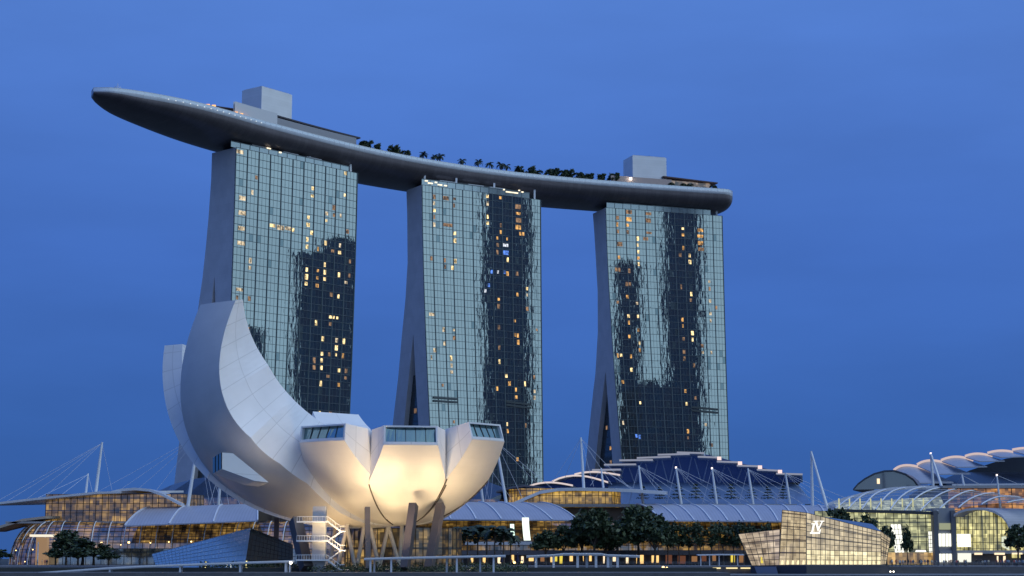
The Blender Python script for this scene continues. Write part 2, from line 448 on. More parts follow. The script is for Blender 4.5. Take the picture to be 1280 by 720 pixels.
def edge_solve(top, n, t, off_b, low_px):
    """edge of the facade: top point, lean off_b along the normal at the ground, side shift so that it passes low_px"""
    zb = low_px[1]
    z = 60.0; s = 0.0
    for _ in range(12):
        k = ((ZT - z) / ZT) ** 1.5
        p = top + n * (off_b * k) + t * (s * k); p.z = z
        px, py = proj(p)
        z -= (low_px[1] - py) / 2.45 * 1.0
        p2 = p + t * 1.0
        s += (low_px[0] - px) / ((proj(p2)[0] - px) * max(k, .05))
    return s
def tower(label, TL, TR, BL, BR, offL, offR, rear, gap_apex, gap_f, gap_r, lits, bays, crown, seed, lean_label):
    rg = random.Random(seed)
    tl, tr = atZ(*TL, ZT), atZ(*TR, ZT)
    t = (tr - tl); t.z = 0; W = t.length; t.normalize()
    n = Vector((t.y, -t.x, 0))                     # towards the viewer
    sL, sR = edge_solve(tl, n, t, offL, BL), edge_solve(tr, n, t, offR, BR)
    def Lp(z):
        k = max(0.0, (ZT - z) / ZT) ** 1.5; p = tl + n * (offL * k) + t * (sL * k); return Vector((p.x, p.y, z))
    def Rp(z):
        k = max(0.0, (ZT - z) / ZT) ** 1.5; p = tr + n * (offR * k) + t * (sR * k); return Vector((p.x, p.y, z))
    def Sp(u, z): return Lp(z).lerp(Rp(z), u)
    root = empty('hotel_tower', (tl + t * W / 2 - n * 10).to_3d() * 1.0, label, 'tower', 'three hotel towers under the roof deck')
    root.location.z = 3.0
    # ---- end wall outline in the plane of the left end
    def Ed(d, z): return Lp(z) - n * d
    def dz(px, py):
        d, z = find_uv(lambda u, zq: Ed(u * 20, zq), (px, py)); return (d * 20, z)
    RE = sorted([dz(*q) for q in rear], key=lambda q: q[1])
    GF = sorted([dz(*q) for q in [gap_apex] + gap_f], key=lambda q: q[1])
    GR = sorted([dz(*q) for q in [gap_apex] + gap_r], key=lambda q: q[1])
    za = dz(*gap_apex)[1]
    zs = [3, 12, 22, 34, 46, 58, 70, 82, 94, za, (za + ZT) / 2 * .5 + za * .5, (za + ZT) / 2, ZT - 12, ZT]
    zs = sorted(set(round(z, 2) for z in zs))
    re_ = lambda z: interp(z, [q[1] for q in RE], [q[0] for q in RE])
    gf_ = lambda z: interp(z, [q[1] for q in GF], [q[0] for q in GF])
    gr_ = lambda z: interp(z, [q[1] for q in GR], [q[0] for q in GR])
    def P(z, d, u):
        """d metres behind the left front corner, u along the tower"""
        q = Lp(z) - n * d; e = Rp(z) - Lp(z)
        return Vector((q.x, q.y, z)) + Vector((e.x, e.y, 0)) * u
    front, back = MB(), MB()
    rows_f0 = [(P(z, 0.35, 0), P(z, gf_(z) if z < za else lerp(gf_(za), re_(z) * 0.52, min(1, (z - za) / 60)), 0)) for z in zs]
    rows_r0 = [(P(z, gr_(z) if z < za else lerp(gr_(za), re_(z) * 0.52, min(1, (z - za) / 60)), 0), P(z, re_(z), 0)) for z in zs]
    def slab_body(mb, rows):
        ends = []
        for u in (0.0, 1.0):
            ends.append([(a + (Rp(a.z) - Lp(a.z)) * u, b_ + (Rp(b_.z) - Lp(b_.z)) * u) for a, b_ in rows])
        for e, flip in ((ends[0], False), (ends[1], True)):
            for k in range(len(e) - 1):
                q = [e[k][1], e[k][0], e[k + 1][0], e[k + 1][1]]
                uv = [((pp - tl).dot(n), pp.z) for pp in q]
                if flip: q, uv = q[::-1], uv[::-1]
                mb.quad(*q, uv=uv)
        for j in (0, 1):
            for k in range(len(rows) - 1):
                q = [ends[0][k][j], ends[1][k][j], ends[1][k + 1][j], ends[0][k + 1][j]]
                if j: q = q[::-1]
                mb.quad(*q)
        for k in (0, len(rows) - 1):
            mb.quad(ends[0][k][0], ends[1][k][0], ends[1][k][1], ends[0][k][1])
    slab_body(front, rows_f0); front.build('front_slab', ENDW, root)
    slab_body(back, rows_r0); back.build('rear_slab', ENDW, root)
    # ---- glazed gap between the slabs
    ga = MB()
    zg = [z for z in zs if z <= za]
    for k in range(len(zg) - 1):
        z0, z1 = zg[k], zg[k + 1]
        ga.quad(P(z0, gr_(z0), 0) + t * 2.5, P(z0, gf_(z0), 0) + t * 2.5, P(z1, gf_(z1), 0) + t * 2.5, P(z1, gr_(z1), 0) + t * 2.5)
    gobj = ga.build('atrium_window', ATRIUM, root)
    gm_ = MB()
    for k in range(1, 26):
        z = 3 + k * 3.6
        if z < za - 6: gm_.bar(P(z, gr_(z), 0) + t * 2.42, P(z, gf_(z), 0) + t * 2.42, 0.25)
    gm_.build('frame', DARK, gobj)
    for k in range(7):
        z = rg.uniform(15, za - 14); zf = 3 + round((z - 3) / 3.6) * 3.6 + .4
        a = rg.uniform(.25, .7); c = P(zf, lerp(gf_(zf), gr_(zf), a), 0) + t * 2.35
        m_ = MB(); m_.quad(c + n * 1.2, c - n * 1.2, c - n * 1.2 + Vector((0, 0, 2.4)), c + n * 1.2 + Vector((0, 0, 2.4)))
        m_.build('lit_window', LITS[rg.choice((1, 3, 3))], root)
    # ---- curtain wall: every pane a quad of its own, very slightly out of true
    NF, NP = 53, bays * 3
    z0 = 3.0; fh = (ZT - z0) / NF
    cw = MB()
    col_ph = [rg.gauss(0, 1) for _ in range(NP)]
    for i in range(NF):
        za_, zb_ = z0 + i * fh, z0 + (i + 1) * fh
        for j in range(NP):
            a, b_ = j / NP, (j + 1) / NP
            tx = rg.gauss(0, 0.0009) + 0.0012 * math.sin(i * 0.35 + col_ph[j] * 2.5) ; ty = rg.gauss(0, 0.0012)
            q = []
            for (u, z, su, sz_) in ((a, za_, -1, -1), (b_, za_, 1, -1), (b_, zb_, 1, 1), (a, zb_, -1, 1)):
                q.append(Sp(u, z) + n * (0.10 + tx * su + ty * sz_))
            cw.quad(*q, mi=1 if rg.random() < 0.03 else 0)
    wall = cw.build('curtain_wall', [GLASS, GLASSB], root)
    fr = MB()
    for i in range(1, NF + 1):
        z = z0 + i * fh
        fr.bar(Sp(0, z) + n * .22, Sp(1, z) + n * .18, 0.14, 0.16)
    for j in range(0, NP + 1):
        big = j % 3 == 0
        pts = [z0 + (ZT - z0) * k / 8 for k in range(9)]
        for k in range(8):
            o_ = 0.30 if big else 0.16
            fr.bar(Sp(j / NP, pts[k]) + n * o_, Sp(j / NP, pts[k + 1]) + n * o_, 0.28 if big else 0.06, 0.28 if big else 0.06, up=n)
    fr.build('mullion_grid', FIN, wall)
    # ---- plant floor slots
    for (pa, pb) in lean_label:
        m_ = MB()
        for s_ in (0, 1):
            A = find_uv(Sp, (pa[0], pa[1] + s_ * 4)); B_ = find_uv(Sp, (pb[0], pb[1] + s_ * 4))
            m_.bar(Sp(A[0], A[1]) + n * .5, Sp(B_[0], B_[1]) + n * .5, 0.3, 1.0)
        m_.build('louvre', DARKGL, root)
    # ---- lit rooms, and lit windows mirrored from across the bay painted as glowing quads
    used = set(); nl = 0
    for L_ in lits:
        px, py, k = L_[:3]; wd = L_[3] if len(L_) > 3 else 1
        u, z = find_uv(Sp, (px, py))
        i = int((z - z0) / fh); j = int(u * NP)
        if (i, j) in used or not (0 <= i < NF) or not (0 <= j < NP): continue
        for e in range(wd): used.add((i, j + e))
        a, b_ = (j + rg.uniform(.06, .3)) / NP, min(1, (j + wd - rg.uniform(.06, .3)) / NP)
        za_, zb_ = z0 + (i + rg.uniform(.12, .4)) * fh, z0 + (i + rg.uniform(.74, .9)) * fh
        m_ = MB(); m_.quad(*[Sp(uu, zz) + n * .135 for uu, zz in ((a, za_), (b_, za_), (b_, zb_), (a, zb_))])
        if nl < 95:
            m_.build('lit_window', LITS[k], root); nl += 1
    # ---- glass crown and the bearings under the deck
    cr_ = MB(); pa, pb, h = crown
    A = atZ(*pa, ZT + h); B_ = atZ(*pb, ZT + h)
    a = (A - tl).dot(t); b_ = (B_ - tl).dot(t)
    NC = 26
    for j in range(NC):
        x0, x1 = lerp(a, b_, j / NC), lerp(a, b_, (j + 1) / NC)
        q = [tl + t * x0 - n * .8, tl + t * x1 - n * .8]
        cr_.quad(q[0] + Vector((0, 0, .01)), q[1] + Vector((0, 0, .01)), q[1] + Vector((0, 0, h)), q[0] + Vector((0, 0, h)))
    co = cr_.build('crown_glass', CROWN, root)
    cp_ = MB(); cp_.bar(tl + t * a - n * .8 + Vector((0, 0, h)), tl + t * b_ - n * .8 + Vector((0, 0, h)), .3)
    for j in range(0, NC + 1, 2):
        x = lerp(a, b_, j / NC); cp_.bar(tl + t * x - n * .7 + Vector((0, 0, .1)), tl + t * x - n * .7 + Vector((0, 0, h)), .18)
    cp_.build('rail', FIN, co)
    c2 = MB()
    for j in (0.24, 0.5, 0.7):
        x = lerp(a, b_, j); c2.box(tl + t * x - n * 2.5 + Vector((0, 0, h * .5 + .8)), (9, 2.5, h * .9), math.atan2(t.y, t.x))
    c2.build('plant_box', mat('pale_cladding', (0.5, 0.52, 0.55), .5), root)
    st = MB()
    for j in (0.04, .3, .62, .97):
        st.bar(tl + t * (W * j) - n * 2.2 + Vector((0, 0, .1)), tl + t * (W * j + .5) - n * 3.0 + Vector((0, 0, h + 3)), 0.9)
    st.build('strut', WHITE, root)
    core = MB(); core.box(tl + t * W * .5 - n * 10 + Vector((0, 0, 2.5)), (W * .86, 11, 5.0), math.atan2(t.y, t.x))
    core.build('bearing_block', mat('dark_bearing', (0.03, 0.032, 0.04), .7), root)
    return root, tl, tr, n, t, Sp
def find_uv(Sp, q):
    u, z = .5, 100.0
    for _ in range(25):
        p = Sp(u, z); px, py = proj(p)
        pu = proj(Sp(u + .01, z)); pz = proj(Sp(u, z + 1))
        J = np.array([[(pu[0] - px) / .01, pz[0] - px], [(pu[1] - py) / .01, pz[1] - py]])
        d = np.linalg.solve(J, np.array([q[0] - px, q[1] - py]))
        u += max(-.3, min(.3, d[0])); z += max(-40, min(40, d[1]))
    return u, z
B1, AM, PA, DI, BL_, WH = 0, 1, 2, 3, 4, 5
zz = lambda ox, oy, s, L: [(ox + x * s, oy + y * s, k, *w) for x, y, k, *w in L]
s1 = 220 / 720
lit1 = zz(240, 160, s1, [(195, 112, PA, 2), (315, 85, PA), (360, 105, PA), (268, 192, DI), (248, 258, PA), (248, 268, PA), (622, 192, B1), (620, 262, B1), (490, 235, B1), (490, 270, B1), (195, 290, PA, 2), (195, 350, PA, 2), (192, 405, PA, 2), (186, 463, PA, 2), (318, 398, B1, 2), (345, 398, PA, 2), (390, 408, PA, 2), (415, 410, B1), (480, 370, B1), (480, 397, B1), (482, 425, B1), (480, 452, B1), (478, 480, B1), (510, 485, AM), (543, 350, PA), (543, 378, B1), (580, 325, DI), (580, 350, DI), (610, 362, PA), (543, 460, B1), (610, 468, PA), (232, 530, PA), (235, 588, PA), (185, 668, PA, 2), (186, 694, DI), (228, 700, DI), (605, 525, B1), (640, 560, DI), (472, 565, B1), (507, 570, AM), (540, 573, B1), (472, 592, B1), (507, 599, AM), (538, 602, B1), (472, 620, B1), (505, 627, AM), (536, 630, B1), (470, 650, B1), (505, 655, AM), (600, 608, B1), (638, 610, DI), (600, 692, B1), (568, 690, DI), (632, 640, PA), (574, 495, DI), (640, 425, DI)])
lit1 += zz(190, 360, .25, [(935, 45, B1), (893, 42, DI), (885, 150, B1, 2), (930, 148, B1), (810, 172, B1), (810, 182, B1), (890, 182, DI), (850, 243, B1), (928, 250, PA), (965, 265, B1), (927, 285, B1), (848, 313, B1), (888, 318, DI), (927, 320, B1), (963, 330, AM), (927, 353, B1), (848, 380, B1), (803, 413, DI), (848, 413, B1), (925, 423, B1), (962, 430, DI), (883, 457, DI), (845, 487, B1), (925, 495, AM), (842, 627, B1), (883, 630, AM), (430, 20, PA), (478, 60, AM), (475, 205, AM), (803, 345, DI), (960, 460, DI)])
lit2 = zz(480, 210, s1, [(205, 110, DI), (205, 140, PA), (203, 170, B1), (205, 200, DI), (205, 228, PA), (248, 128, DI, 2), (250, 235, DI, 3), (290, 128, DI), (292, 155, DI), (428, 123, B1), (426, 155, PA), (425, 190, B1), (424, 226, B1), (286, 270, B1), (286, 298, B1), (200, 370, DI), (245, 375, DI), (284, 375, B1), (284, 400, B1), (245, 400, DI), (482, 135, AM), (480, 235, DI), (478, 265, AM), (545, 150, DI, 2), (545, 180, AM, 2), (545, 210, DI, 2), (545, 240, AM, 2), (560, 268, AM, 2), (468, 290, AM), (510, 295, AM), (468, 320, DI), (490, 320, WH, 2), (468, 345, DI), (490, 345, BL_, 2), (505, 372, B1), (470, 440, WH), (490, 440, BL_), (505, 422, AM), (543, 428, DI), (433, 420, BL_), (430, 490, BL_), (410, 505, WH), (580, 482, B1), (540, 530, AM), (465, 548, AM), (465, 575, DI), (580, 530, PA), (580, 578, DI), (465, 650, DI), (540, 632, AM), (540, 680, AM), (190, 602, PA, 2), (243, 660, PA), (282, 660, PA), (243, 710, PA), (282, 690, DI), (620, 660, DI)])  # blue and white entries paint lit screens mirrored from across the bay
lit2 += zz(480, 400, s1, [(243, 38, PA), (280, 40, PA), (243, 90, PA), (200, 112, PA), (200, 163, PA), (280, 145, B1), (282, 195, PA), (280, 222, PA), (240, 275, DI), (285, 410, DI), (468, 28, AM), (543, 60, AM), (470, 100, DI), (543, 105, AM), (468, 158, B1), (505, 237, B1), (508, 262, AM), (468, 290, AM), (544, 292, AM), (544, 318, AM), (580, 265, B1), (615, 240, DI), (615, 295, PA), (618, 320, PA), (510, 418, B1), (510, 443, AM), (510, 470, B1), (585, 445, DI), (548, 580, AM)])
lit3 = zz(720, 230, s1, [(172, 128, DI), (172, 160, AM), (172, 190, DI), (172, 245, DI, 2), (215, 118, DI, 2), (215, 150, AM, 2), (215, 178, AM), (215, 205, DI), (285, 128, DI, 2), (285, 160, DI, 2), (285, 190, DI, 2), (285, 222, DI, 2), (250, 215, B1), (250, 250, B1), (250, 280, B1), (250, 300, AM), (250, 328, B1), (432, 172, B1), (432, 202, AM), (435, 262, AM), (500, 180, AM, 2), (500, 212, AM, 2), (515, 212, B1), (500, 240, AM, 2), (500, 270, DI, 2), (468, 290, B1), (468, 318, B1), (432, 412, DI), (432, 290, DI), (172, 300, AM), (170, 345, DI, 2), (212, 345, DI), (212, 400, DI, 2), (212, 450, AM), (170, 490, DI), (250, 495, PA), (470, 462, B1), (470, 488, DI), (543, 412, PA), (543, 440, DI), (543, 485, PA), (545, 535, PA), (545, 558, PA), (580, 515, DI), (208, 545, B1), (255, 548, B1), (435, 555, AM), (435, 580, AM), (215, 572, AM), (255, 595, AM), (475, 605, B1), (475, 630, B1), (437, 630, DI), (256, 643, B1), (256, 668, AM), (218, 622, AM), (178, 692, B1), (178, 715, AM), (222, 692, AM), (437, 678, DI), (512, 655, DI)])
lit3 += zz(720, 400, s1, [(215, 15, AM), (218, 68, AM), (255, 40, AM), (256, 88, B1), (258, 112, AM), (178, 135, B1, 2), (178, 160, AM, 2), (220, 138, AM), (475, 48, B1), (475, 70, B1), (440, 120, AM), (438, 148, DI), (222, 212, B1), (512, 98, PA), (515, 145, PA), (550, 148, PA), (480, 190, DI), (445, 292, AM), (485, 315, DI), (450, 340, B1), (265, 335, B1), (195, 432, PA), (455, 465, AM), (455, 490, DI), (530, 440, PA), (190, 262, AM), (245, 480, BL_), (265, 485, BL_), (562, 515, DI)])
T1 = tower('left hotel tower with blue glass front, nearest the viewer, behind the tall white petal', (295, 184), (446.5, 216.5), (289, 374), (436, 530), 0, 0,
           [(265, 190), (263.5, 240), (259, 290), (255, 335), (249, 375), (223, 560), (218, 605), (206, 695)], (268, 345), [(270.5, 375), (274, 600), (277, 695)], [(266, 375), (241, 600), (228, 695)], lit1, 11, ((297, 174), (437, 208), 2.6), 11, [])
T2 = tower('middle hotel tower with a wide dark reflection down its right half', (527.5, 231), (675.5, 250), (537, 530), (678.6, 598), 2, 2,
           [(508, 239), (510, 290), (509.5, 330), (506.5, 380), (501.5, 428), (498, 470), (491, 530), (470, 695)], (516.6, 418), [(523, 531), (529, 695)], [(505, 531), (489, 695)], lit2, 12, ((531, 222), (665, 240), 3.2), 12, [((541, 497), (571, 499)), ((632, 502), (663, 506))])
T3 = tower('right hotel tower with two dark reflected bands, farthest from the viewer', (757, 259.5), (902.5, 270), (776.5, 568), (911, 574), 2, 2,
           [(741, 267), (745.5, 320), (747, 352), (747.5, 400), (747, 448), (743, 476), (732, 583), (721, 695)], (757, 464), [(766, 580), (773, 695)], [(744, 580), (734, 695)], lit3, 12, ((760, 252), (892, 261), 3.0), 13, [((864, 509), (897, 512))])

def crown_lamps(T, pts):
    for px, py, w in pts:
        tl, n, t = T[1], T[3], T[4]; p = at_plane(px, py, tl - n * .6, n); m_ = MB(); m_.box(p, (w, .35, .55), math.atan2(t.y, t.x)); m_.build('crown_lamp', CRL, T[0])
CRL = emis('crown_lamp_glow', (1, .86, .62), 1.5)
crown_lamps(T1, [(336, 185.5, 2.2), (350.5, 190.5, 1.2)])
crown_lamps(T2, [(533, 226, 1.5), (538, 229, 2.6), (545, 228, 1.2), (550, 231, 2.4), (557, 232, 1.5), (630, 237, .9), (636, 240, 3.4), (644, 241, 3.4), (649, 238, .9), (653, 240, 1.2)])
crown_lamps(T3, [(859, 258, 2.2), (864, 257, 1.0), (868, 259, 2.2)])
# ================================================================== ROOF DECK ON THE TOWERS
ZD = 198.0
rim_px = [(117, 112.5), (128, 110.5), (150, 110), (180, 114), (215, 121), (250, 129.5), (300, 146), (350, 160), (400, 173), (460, 188), (520, 200), (580, 210), (640, 218), (700, 224), (760, 229), (820, 233.5), (870, 237), (903, 239)]
rim = [atZ(x, y, ZD) for x, y in rim_px]
def resample(pts, nn):
    acc = [0]
    for k in range(1, len(pts)): acc.append(acc[-1] + (pts[k] - pts[k - 1]).length)
    return [Vector([interp(acc[-1] * j / (nn - 1), acc, [p[c] for p in pts]) for c in range(3)]) for j in range(nn)], acc[-1]
def smooth(pts, it=4):
    for _ in range(it):
        pts = [pts[0]] + [(pts[k - 1] + pts[k] * 2 + pts[k + 1]) / 4 for k in range(1, len(pts) - 1)] + [pts[-1]]
    return pts
# near rim from 45 m behind the bow: the deck axis lies 19 m behind it; bow and stern taper about the axis
body = [p for p in rim[4:]]
body, _l = resample(body, 60); body = smooth(body, 12)
HALF = 19.0
def inward(pts, k):
    d = pts[min(k + 1, len(pts) - 1)] - pts[max(k - 1, 0)]; d.z = 0; d.normalize()
    return Vector((-d.y, d.x, 0))
axis = [body[k] + inward(body, k) * HALF for k in range(60)]
bow = atZ(117, 113.5, ZD)
d0 = (axis[0] - axis[3]).normalized()
c1 = axis[0] + d0 * 22
ext = [Vector(bez(tuple(bow), tuple(bow.lerp(c1, .45)), tuple(c1), tuple(axis[0]), j / 14)) for j in range(14)]
d1 = (axis[-1] - axis[-3]).normalized()
axis = ext + axis + [axis[-1] + d1 * (k * 1.6) for k in range(1, 8)]
axis, LEN = resample(axis, 110); axis = smooth(axis, 3)
def half_w(s):
    a = s * LEN; w = HALF
    if a < 78: w *= (1 - (1 - a / 78) ** 2.3) ** 0.54
    b_ = LEN - a
    if b_ < 11: w *= max(0, 1 - (1 - b_ / 11) ** 2.4) ** 0.5
    return max(w, 0.02)
def depth_w(s):
    a = s * LEN; d = 10.0
    if a < 95: d *= 0.26 + 0.74 * (1 - (1 - a / 95) ** 1.9) ** 0.75
    b_ = LEN - a
    if b_ < 16: d *= 0.30 + 0.70 * max(0, 1 - (1 - b_ / 16) ** 2.2) ** 0.5
    return d
deck = empty('roof_deck', (axis[55].x, axis[55].y, 188.0), 'long curved boat-shaped roof deck lying across the tops of all three towers', 'roof deck')
NA = len(axis)
def tipf(k): return min(1.0, .25 + k * .16)
def deck_p(k, v, z):
    """v from -1 (near rim) to 1"""
    i = inward(axis, k); return axis[k] + i * (half_w(k / (NA - 1)) * v) + Vector((0, 0, z))
hull = MB(); rows = []
NV = 25
for k in range(NA):
    r = []
    dd = depth_w(k / (NA - 1))
    for j in range(NV):
        a = math.pi * j / (NV - 1)
        v = -math.cos(a); v = math.copysign(abs(v) ** 0.8, v)
        r.append(deck_p(k, v, -1.6 * tipf(k) - (dd - 1.6) * math.sin(a) ** 0.8))
    rows.append(r)
hull.grid(rows)
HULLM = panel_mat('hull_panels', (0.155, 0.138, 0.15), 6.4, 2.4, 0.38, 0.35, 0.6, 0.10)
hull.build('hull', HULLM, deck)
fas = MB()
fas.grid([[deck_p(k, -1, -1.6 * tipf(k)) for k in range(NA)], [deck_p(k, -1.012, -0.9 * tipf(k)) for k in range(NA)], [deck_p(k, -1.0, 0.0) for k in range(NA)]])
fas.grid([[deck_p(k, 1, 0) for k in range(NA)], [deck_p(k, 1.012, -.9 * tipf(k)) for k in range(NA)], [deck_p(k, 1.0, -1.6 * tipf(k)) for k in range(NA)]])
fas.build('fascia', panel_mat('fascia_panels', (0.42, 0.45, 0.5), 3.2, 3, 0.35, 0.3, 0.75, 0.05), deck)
top = MB(); top.grid([[deck_p(k, -1, -.25) for k in range(NA)], [deck_p(k, 0, -.25) for k in range(NA)], [deck_p(k, 1, -.25) for k in range(NA)]], smooth=False)
top.build('deck_floor', mat('deck_timber', (0.22, 0.18, 0.15), .7, var=.1, scale=.3), deck)
RAILG = mirror_glass('balustrade_glass', (0.85, 0.92, 0.97), (0.52, 0.58, 0.66), 0.4, 0.05)
gl = MB()
gl.grid([[deck_p(k, -.99, 0.003) for k in range(NA)], [deck_p(k, -.985, 1.35) for k in range(NA)]])
gl.grid([[deck_p(k, .99, 0.003) for k in range(NA)], [deck_p(k, .985, 1.35) for k in range(NA)]])
rl = gl.build('balustrade', RAILG, deck)
rp = MB()
for sgn in (-1, 1):
    for k in range(NA - 1): rp.bar(deck_p(k, .985 * sgn, 1.38), deck_p(k + 1, .985 * sgn, 1.38), .14)
    for k in range(NA): rp.bar(deck_p(k, .992 * sgn, 0), deck_p(k, .985 * sgn, 1.4), .12)
rp.build('handrail', WHITE, rl)
def axis_k(px, v=-1):
    """axis index seen at this pixel column"""
    return min(range(NA), key=lambda k: abs(proj(deck_p(k, v, 0))[0] - px))
def deck_frame(k):
    d = axis[min(k + 1, NA - 1)] - axis[max(k - 1, 0)]; d.z = 0; d.normalize(); return d, Vector((-d.y, d.x, 0))
# small rim lamps
for k in range(axis_k(212), axis_k(335), 1):
    m_ = MB(); m_.box(deck_p(k, -1.02, -0.15), (.42, .42, .3)); m_.build('rim_lamp', emis('rim_lamp_glow', (0.8, .9, 1), .9), deck)
# white lift blocks
CLAD = panel_mat('white_block_cladding', (0.78, 0.80, 0.82), 20, 1.3, .5, 0, 0.88, .03, offset=0)
def deck_block(px0, px1, ytop, label):
    k0 = axis_k(px0, -.1); k1 = axis_k(px1, -.1); km = (k0 + k1) // 2
    d, i = deck_frame(km); c = axis[km] - i * 2.0
    # length from pixel span
    dist = c.y; ln = 19.5
    ang = math.atan2(d.y, d.x)
    zt = at((px0 + px1) / 2, ytop, c.y - 6).z
    r = empty('lift_block', (c.x, c.y, ZD - .25), label, 'rooftop block', 'white blocks on the roof deck')
    b_ = MB(); h = zt - ZD + .25
    b_.box((c.x, c.y, ZD - .25 + h / 2), (ln, 13, h), ang); b_.build('block', CLAD, r)
    e = MB(); e.box((c.x, c.y, ZD - .25 + h + .2), (ln - 1.0, 12, .4), ang); e.build('roof', mat('pale_roof', (.5, .5, .52), .7), r)
    e = MB(); e.bar(c + d * (ln * .12) + Vector((0, 0, h)), c + d * (ln * .12) + Vector((0, 0, h + 1.6)), 1.3); e.build('vent', DARK, r)
    return r
deck_block(299, 366, 112, 'white lift block at the left end of the deck, over the left tower')
deck_block(783, 836, 196, 'white lift block at the right end of the deck, over the right tower')
# restaurants: long dark roof canopies with warm light below
def canopy_strip(name, px0, px1, v0, v1, z, th, m, root):
    k0, k1 = axis_k(px0, v0), axis_k(px1, v0)
    b_ = MB()
    ks = range(k0, k1 + 1)
    def zc(k): return z(((k - k0) / max(1, k1 - k0)))
    b_.grid([[deck_p(k, v0, zc(k)) for k in ks], [deck_p(k, (v0 + v1) / 2, zc(k) + .8) for k in ks], [deck_p(k, v1, zc(k)) for k in ks]])
    b_.grid([[deck_p(k, v1, zc(k) - th) for k in ks], [deck_p(k, v0, zc(k) - th) for k in ks]])
    b_.grid([[deck_p(k, v0, zc(k) - th) for k in ks], [deck_p(k, v0, zc(k)) for k in ks]])
    b_.grid([[deck_p(k, v1, zc(k)) for k in ks], [deck_p(k, v1, zc(k) - th) for k in ks]])
    for k in (k0, k1): b_.poly([deck_p(k, v0, zc(k) - th), deck_p(k, v1, zc(k) - th), deck_p(k, v1, zc(k)), deck_p(k, v0, zc(k))])
    return b_.build(name, m, root)
def wall_strip(name, px0, px1, v, z0, z1, m, root):
    ks = range(axis_k(px0, v), axis_k(px1, v) + 1); b_ = MB()
    b_.grid([[deck_p(k, v, z0) for k in ks], [deck_p(k, v, z1) for k in ks]])
    b_.grid([[deck_p(k, v + .05, z1) for k in ks], [deck_p(k, v + .05, z0) for k in ks]])
    return b_.build(name, m, root)
DROOF = mat('dark_deck_roof', (0.06, 0.055, 0.07), .5, .2)
WARMD = glow_glass('deck_bar_light', (1.0, 0.45, 0.14), (0.10, 0.03, 0.01), 1.6, (2.5, 2), 50, .1, seed=3)
k_ = axis_k(270)
bar = empty('roof_restaurant', tuple(deck_p(k_, 0, -.25)), 'low dark roof with orange light under it near the left tip of the deck', 'restaurant')
canopy_strip('roof', 238, 318, -.45, .6, lambda s: 2.6 + 5.4 * s ** .7, .4, DROOF, bar)
wall_strip('lit_front', 244, 312, -.38, -.2, 4.6, WARMD, bar)
wall_strip('screen', 290, 347, -.66, -.2, 8.6, mat('white_screen', (.6, .62, .65), .6), bar)
for px_, c_, z_ in ((262, (1, .45, .12), 3.0), (268, (1, .5, .15), 3.4), (275, (1, .3, .1), 2.6), (294, (1, .45, .12), 3.2), (300, (1, .5, .15), 3.2), (306, (1, .25, .1), 2.8)):
    m_ = MB(); p_ = deck_p(axis_k(px_, -.7), -.70, z_); m_.box(p_, (1.6, .8, .8)); m_.build('bar_lamp', emis('bar_lamp_%d' % px_, c_, 1.6), bar)
k_ = axis_k(400)
club = empty('roof_terrace', tuple(deck_p(k_, 0, -.25)), 'long dark terrace roof running from the left white block to the trees', 'terrace')
canopy_strip('roof', 340, 452, -.62, .4, lambda s: 8.2 - .5 * s, .7, DROOF, club)
wall_strip('wall', 345, 446, -.66, -.2, 6.6, mat('terrace_wall', (.3, .31, .34), .6), club)
k_ = axis_k(860)
pav = empty('roof_pavilion', tuple(deck_p(k_, 0, -.25)), 'low flat roof with warm light under it at the right end of the deck', 'pavilion')
canopy_strip('roof', 832, 894, -.6, .5, lambda s: 8.0 - 1.6 * s, .6, mat('brown_deck_roof', (.10, .06, .06), .6), pav)
wall_strip('lit_front', 836, 892, -.5, -.2, 6.2, glow_glass('pavilion_light', (1, .72, .5), (.06, .04, .04), .8, (2, 2), 50, .1, seed=8), pav)
wall_strip('screen', 768, 838, -.72, -.2, 5.6, mat('pool_screen', (.45, .36, .33), .6), pav)
m_ = MB(); m_.box(deck_p(axis_k(791, -.75), -.80, 4.2), (1.1, 1.1, 1.1)); m_.build('flood_lamp', BULBW, pav)
# small wire sculpture at the bow
k_ = axis_k(165); c = deck_p(k_, -.3, 0)
ant = empty('antenna_frame', tuple(c), 'small white wire frame standing on the left tip of the deck', 'antenna')
b_ = MB()
for q in range(10):
    a = q * math.pi / 5; b_.bar(c + Vector((2.2 * math.cos(a), 2.2 * math.sin(a), 1.2)), c + Vector((2.2 * math.cos(a + .63), 2.2 * math.sin(a + .63), 1.2)), .12)
    b_.bar(c + Vector((2.2 * math.cos(a), 2.2 * math.sin(a), 1.2)), c + Vector((1.2 * math.cos(a + .9), 1.2 * math.sin(a + .9), 3.6)), .1)
b_.build('wire_mesh', WHITE, ant)
b_ = MB(); b_.tube([c + Vector((0, 0, -.2)), c + Vector((0, 0, 5.0))], .12); b_.build('mast', WHITE, ant)

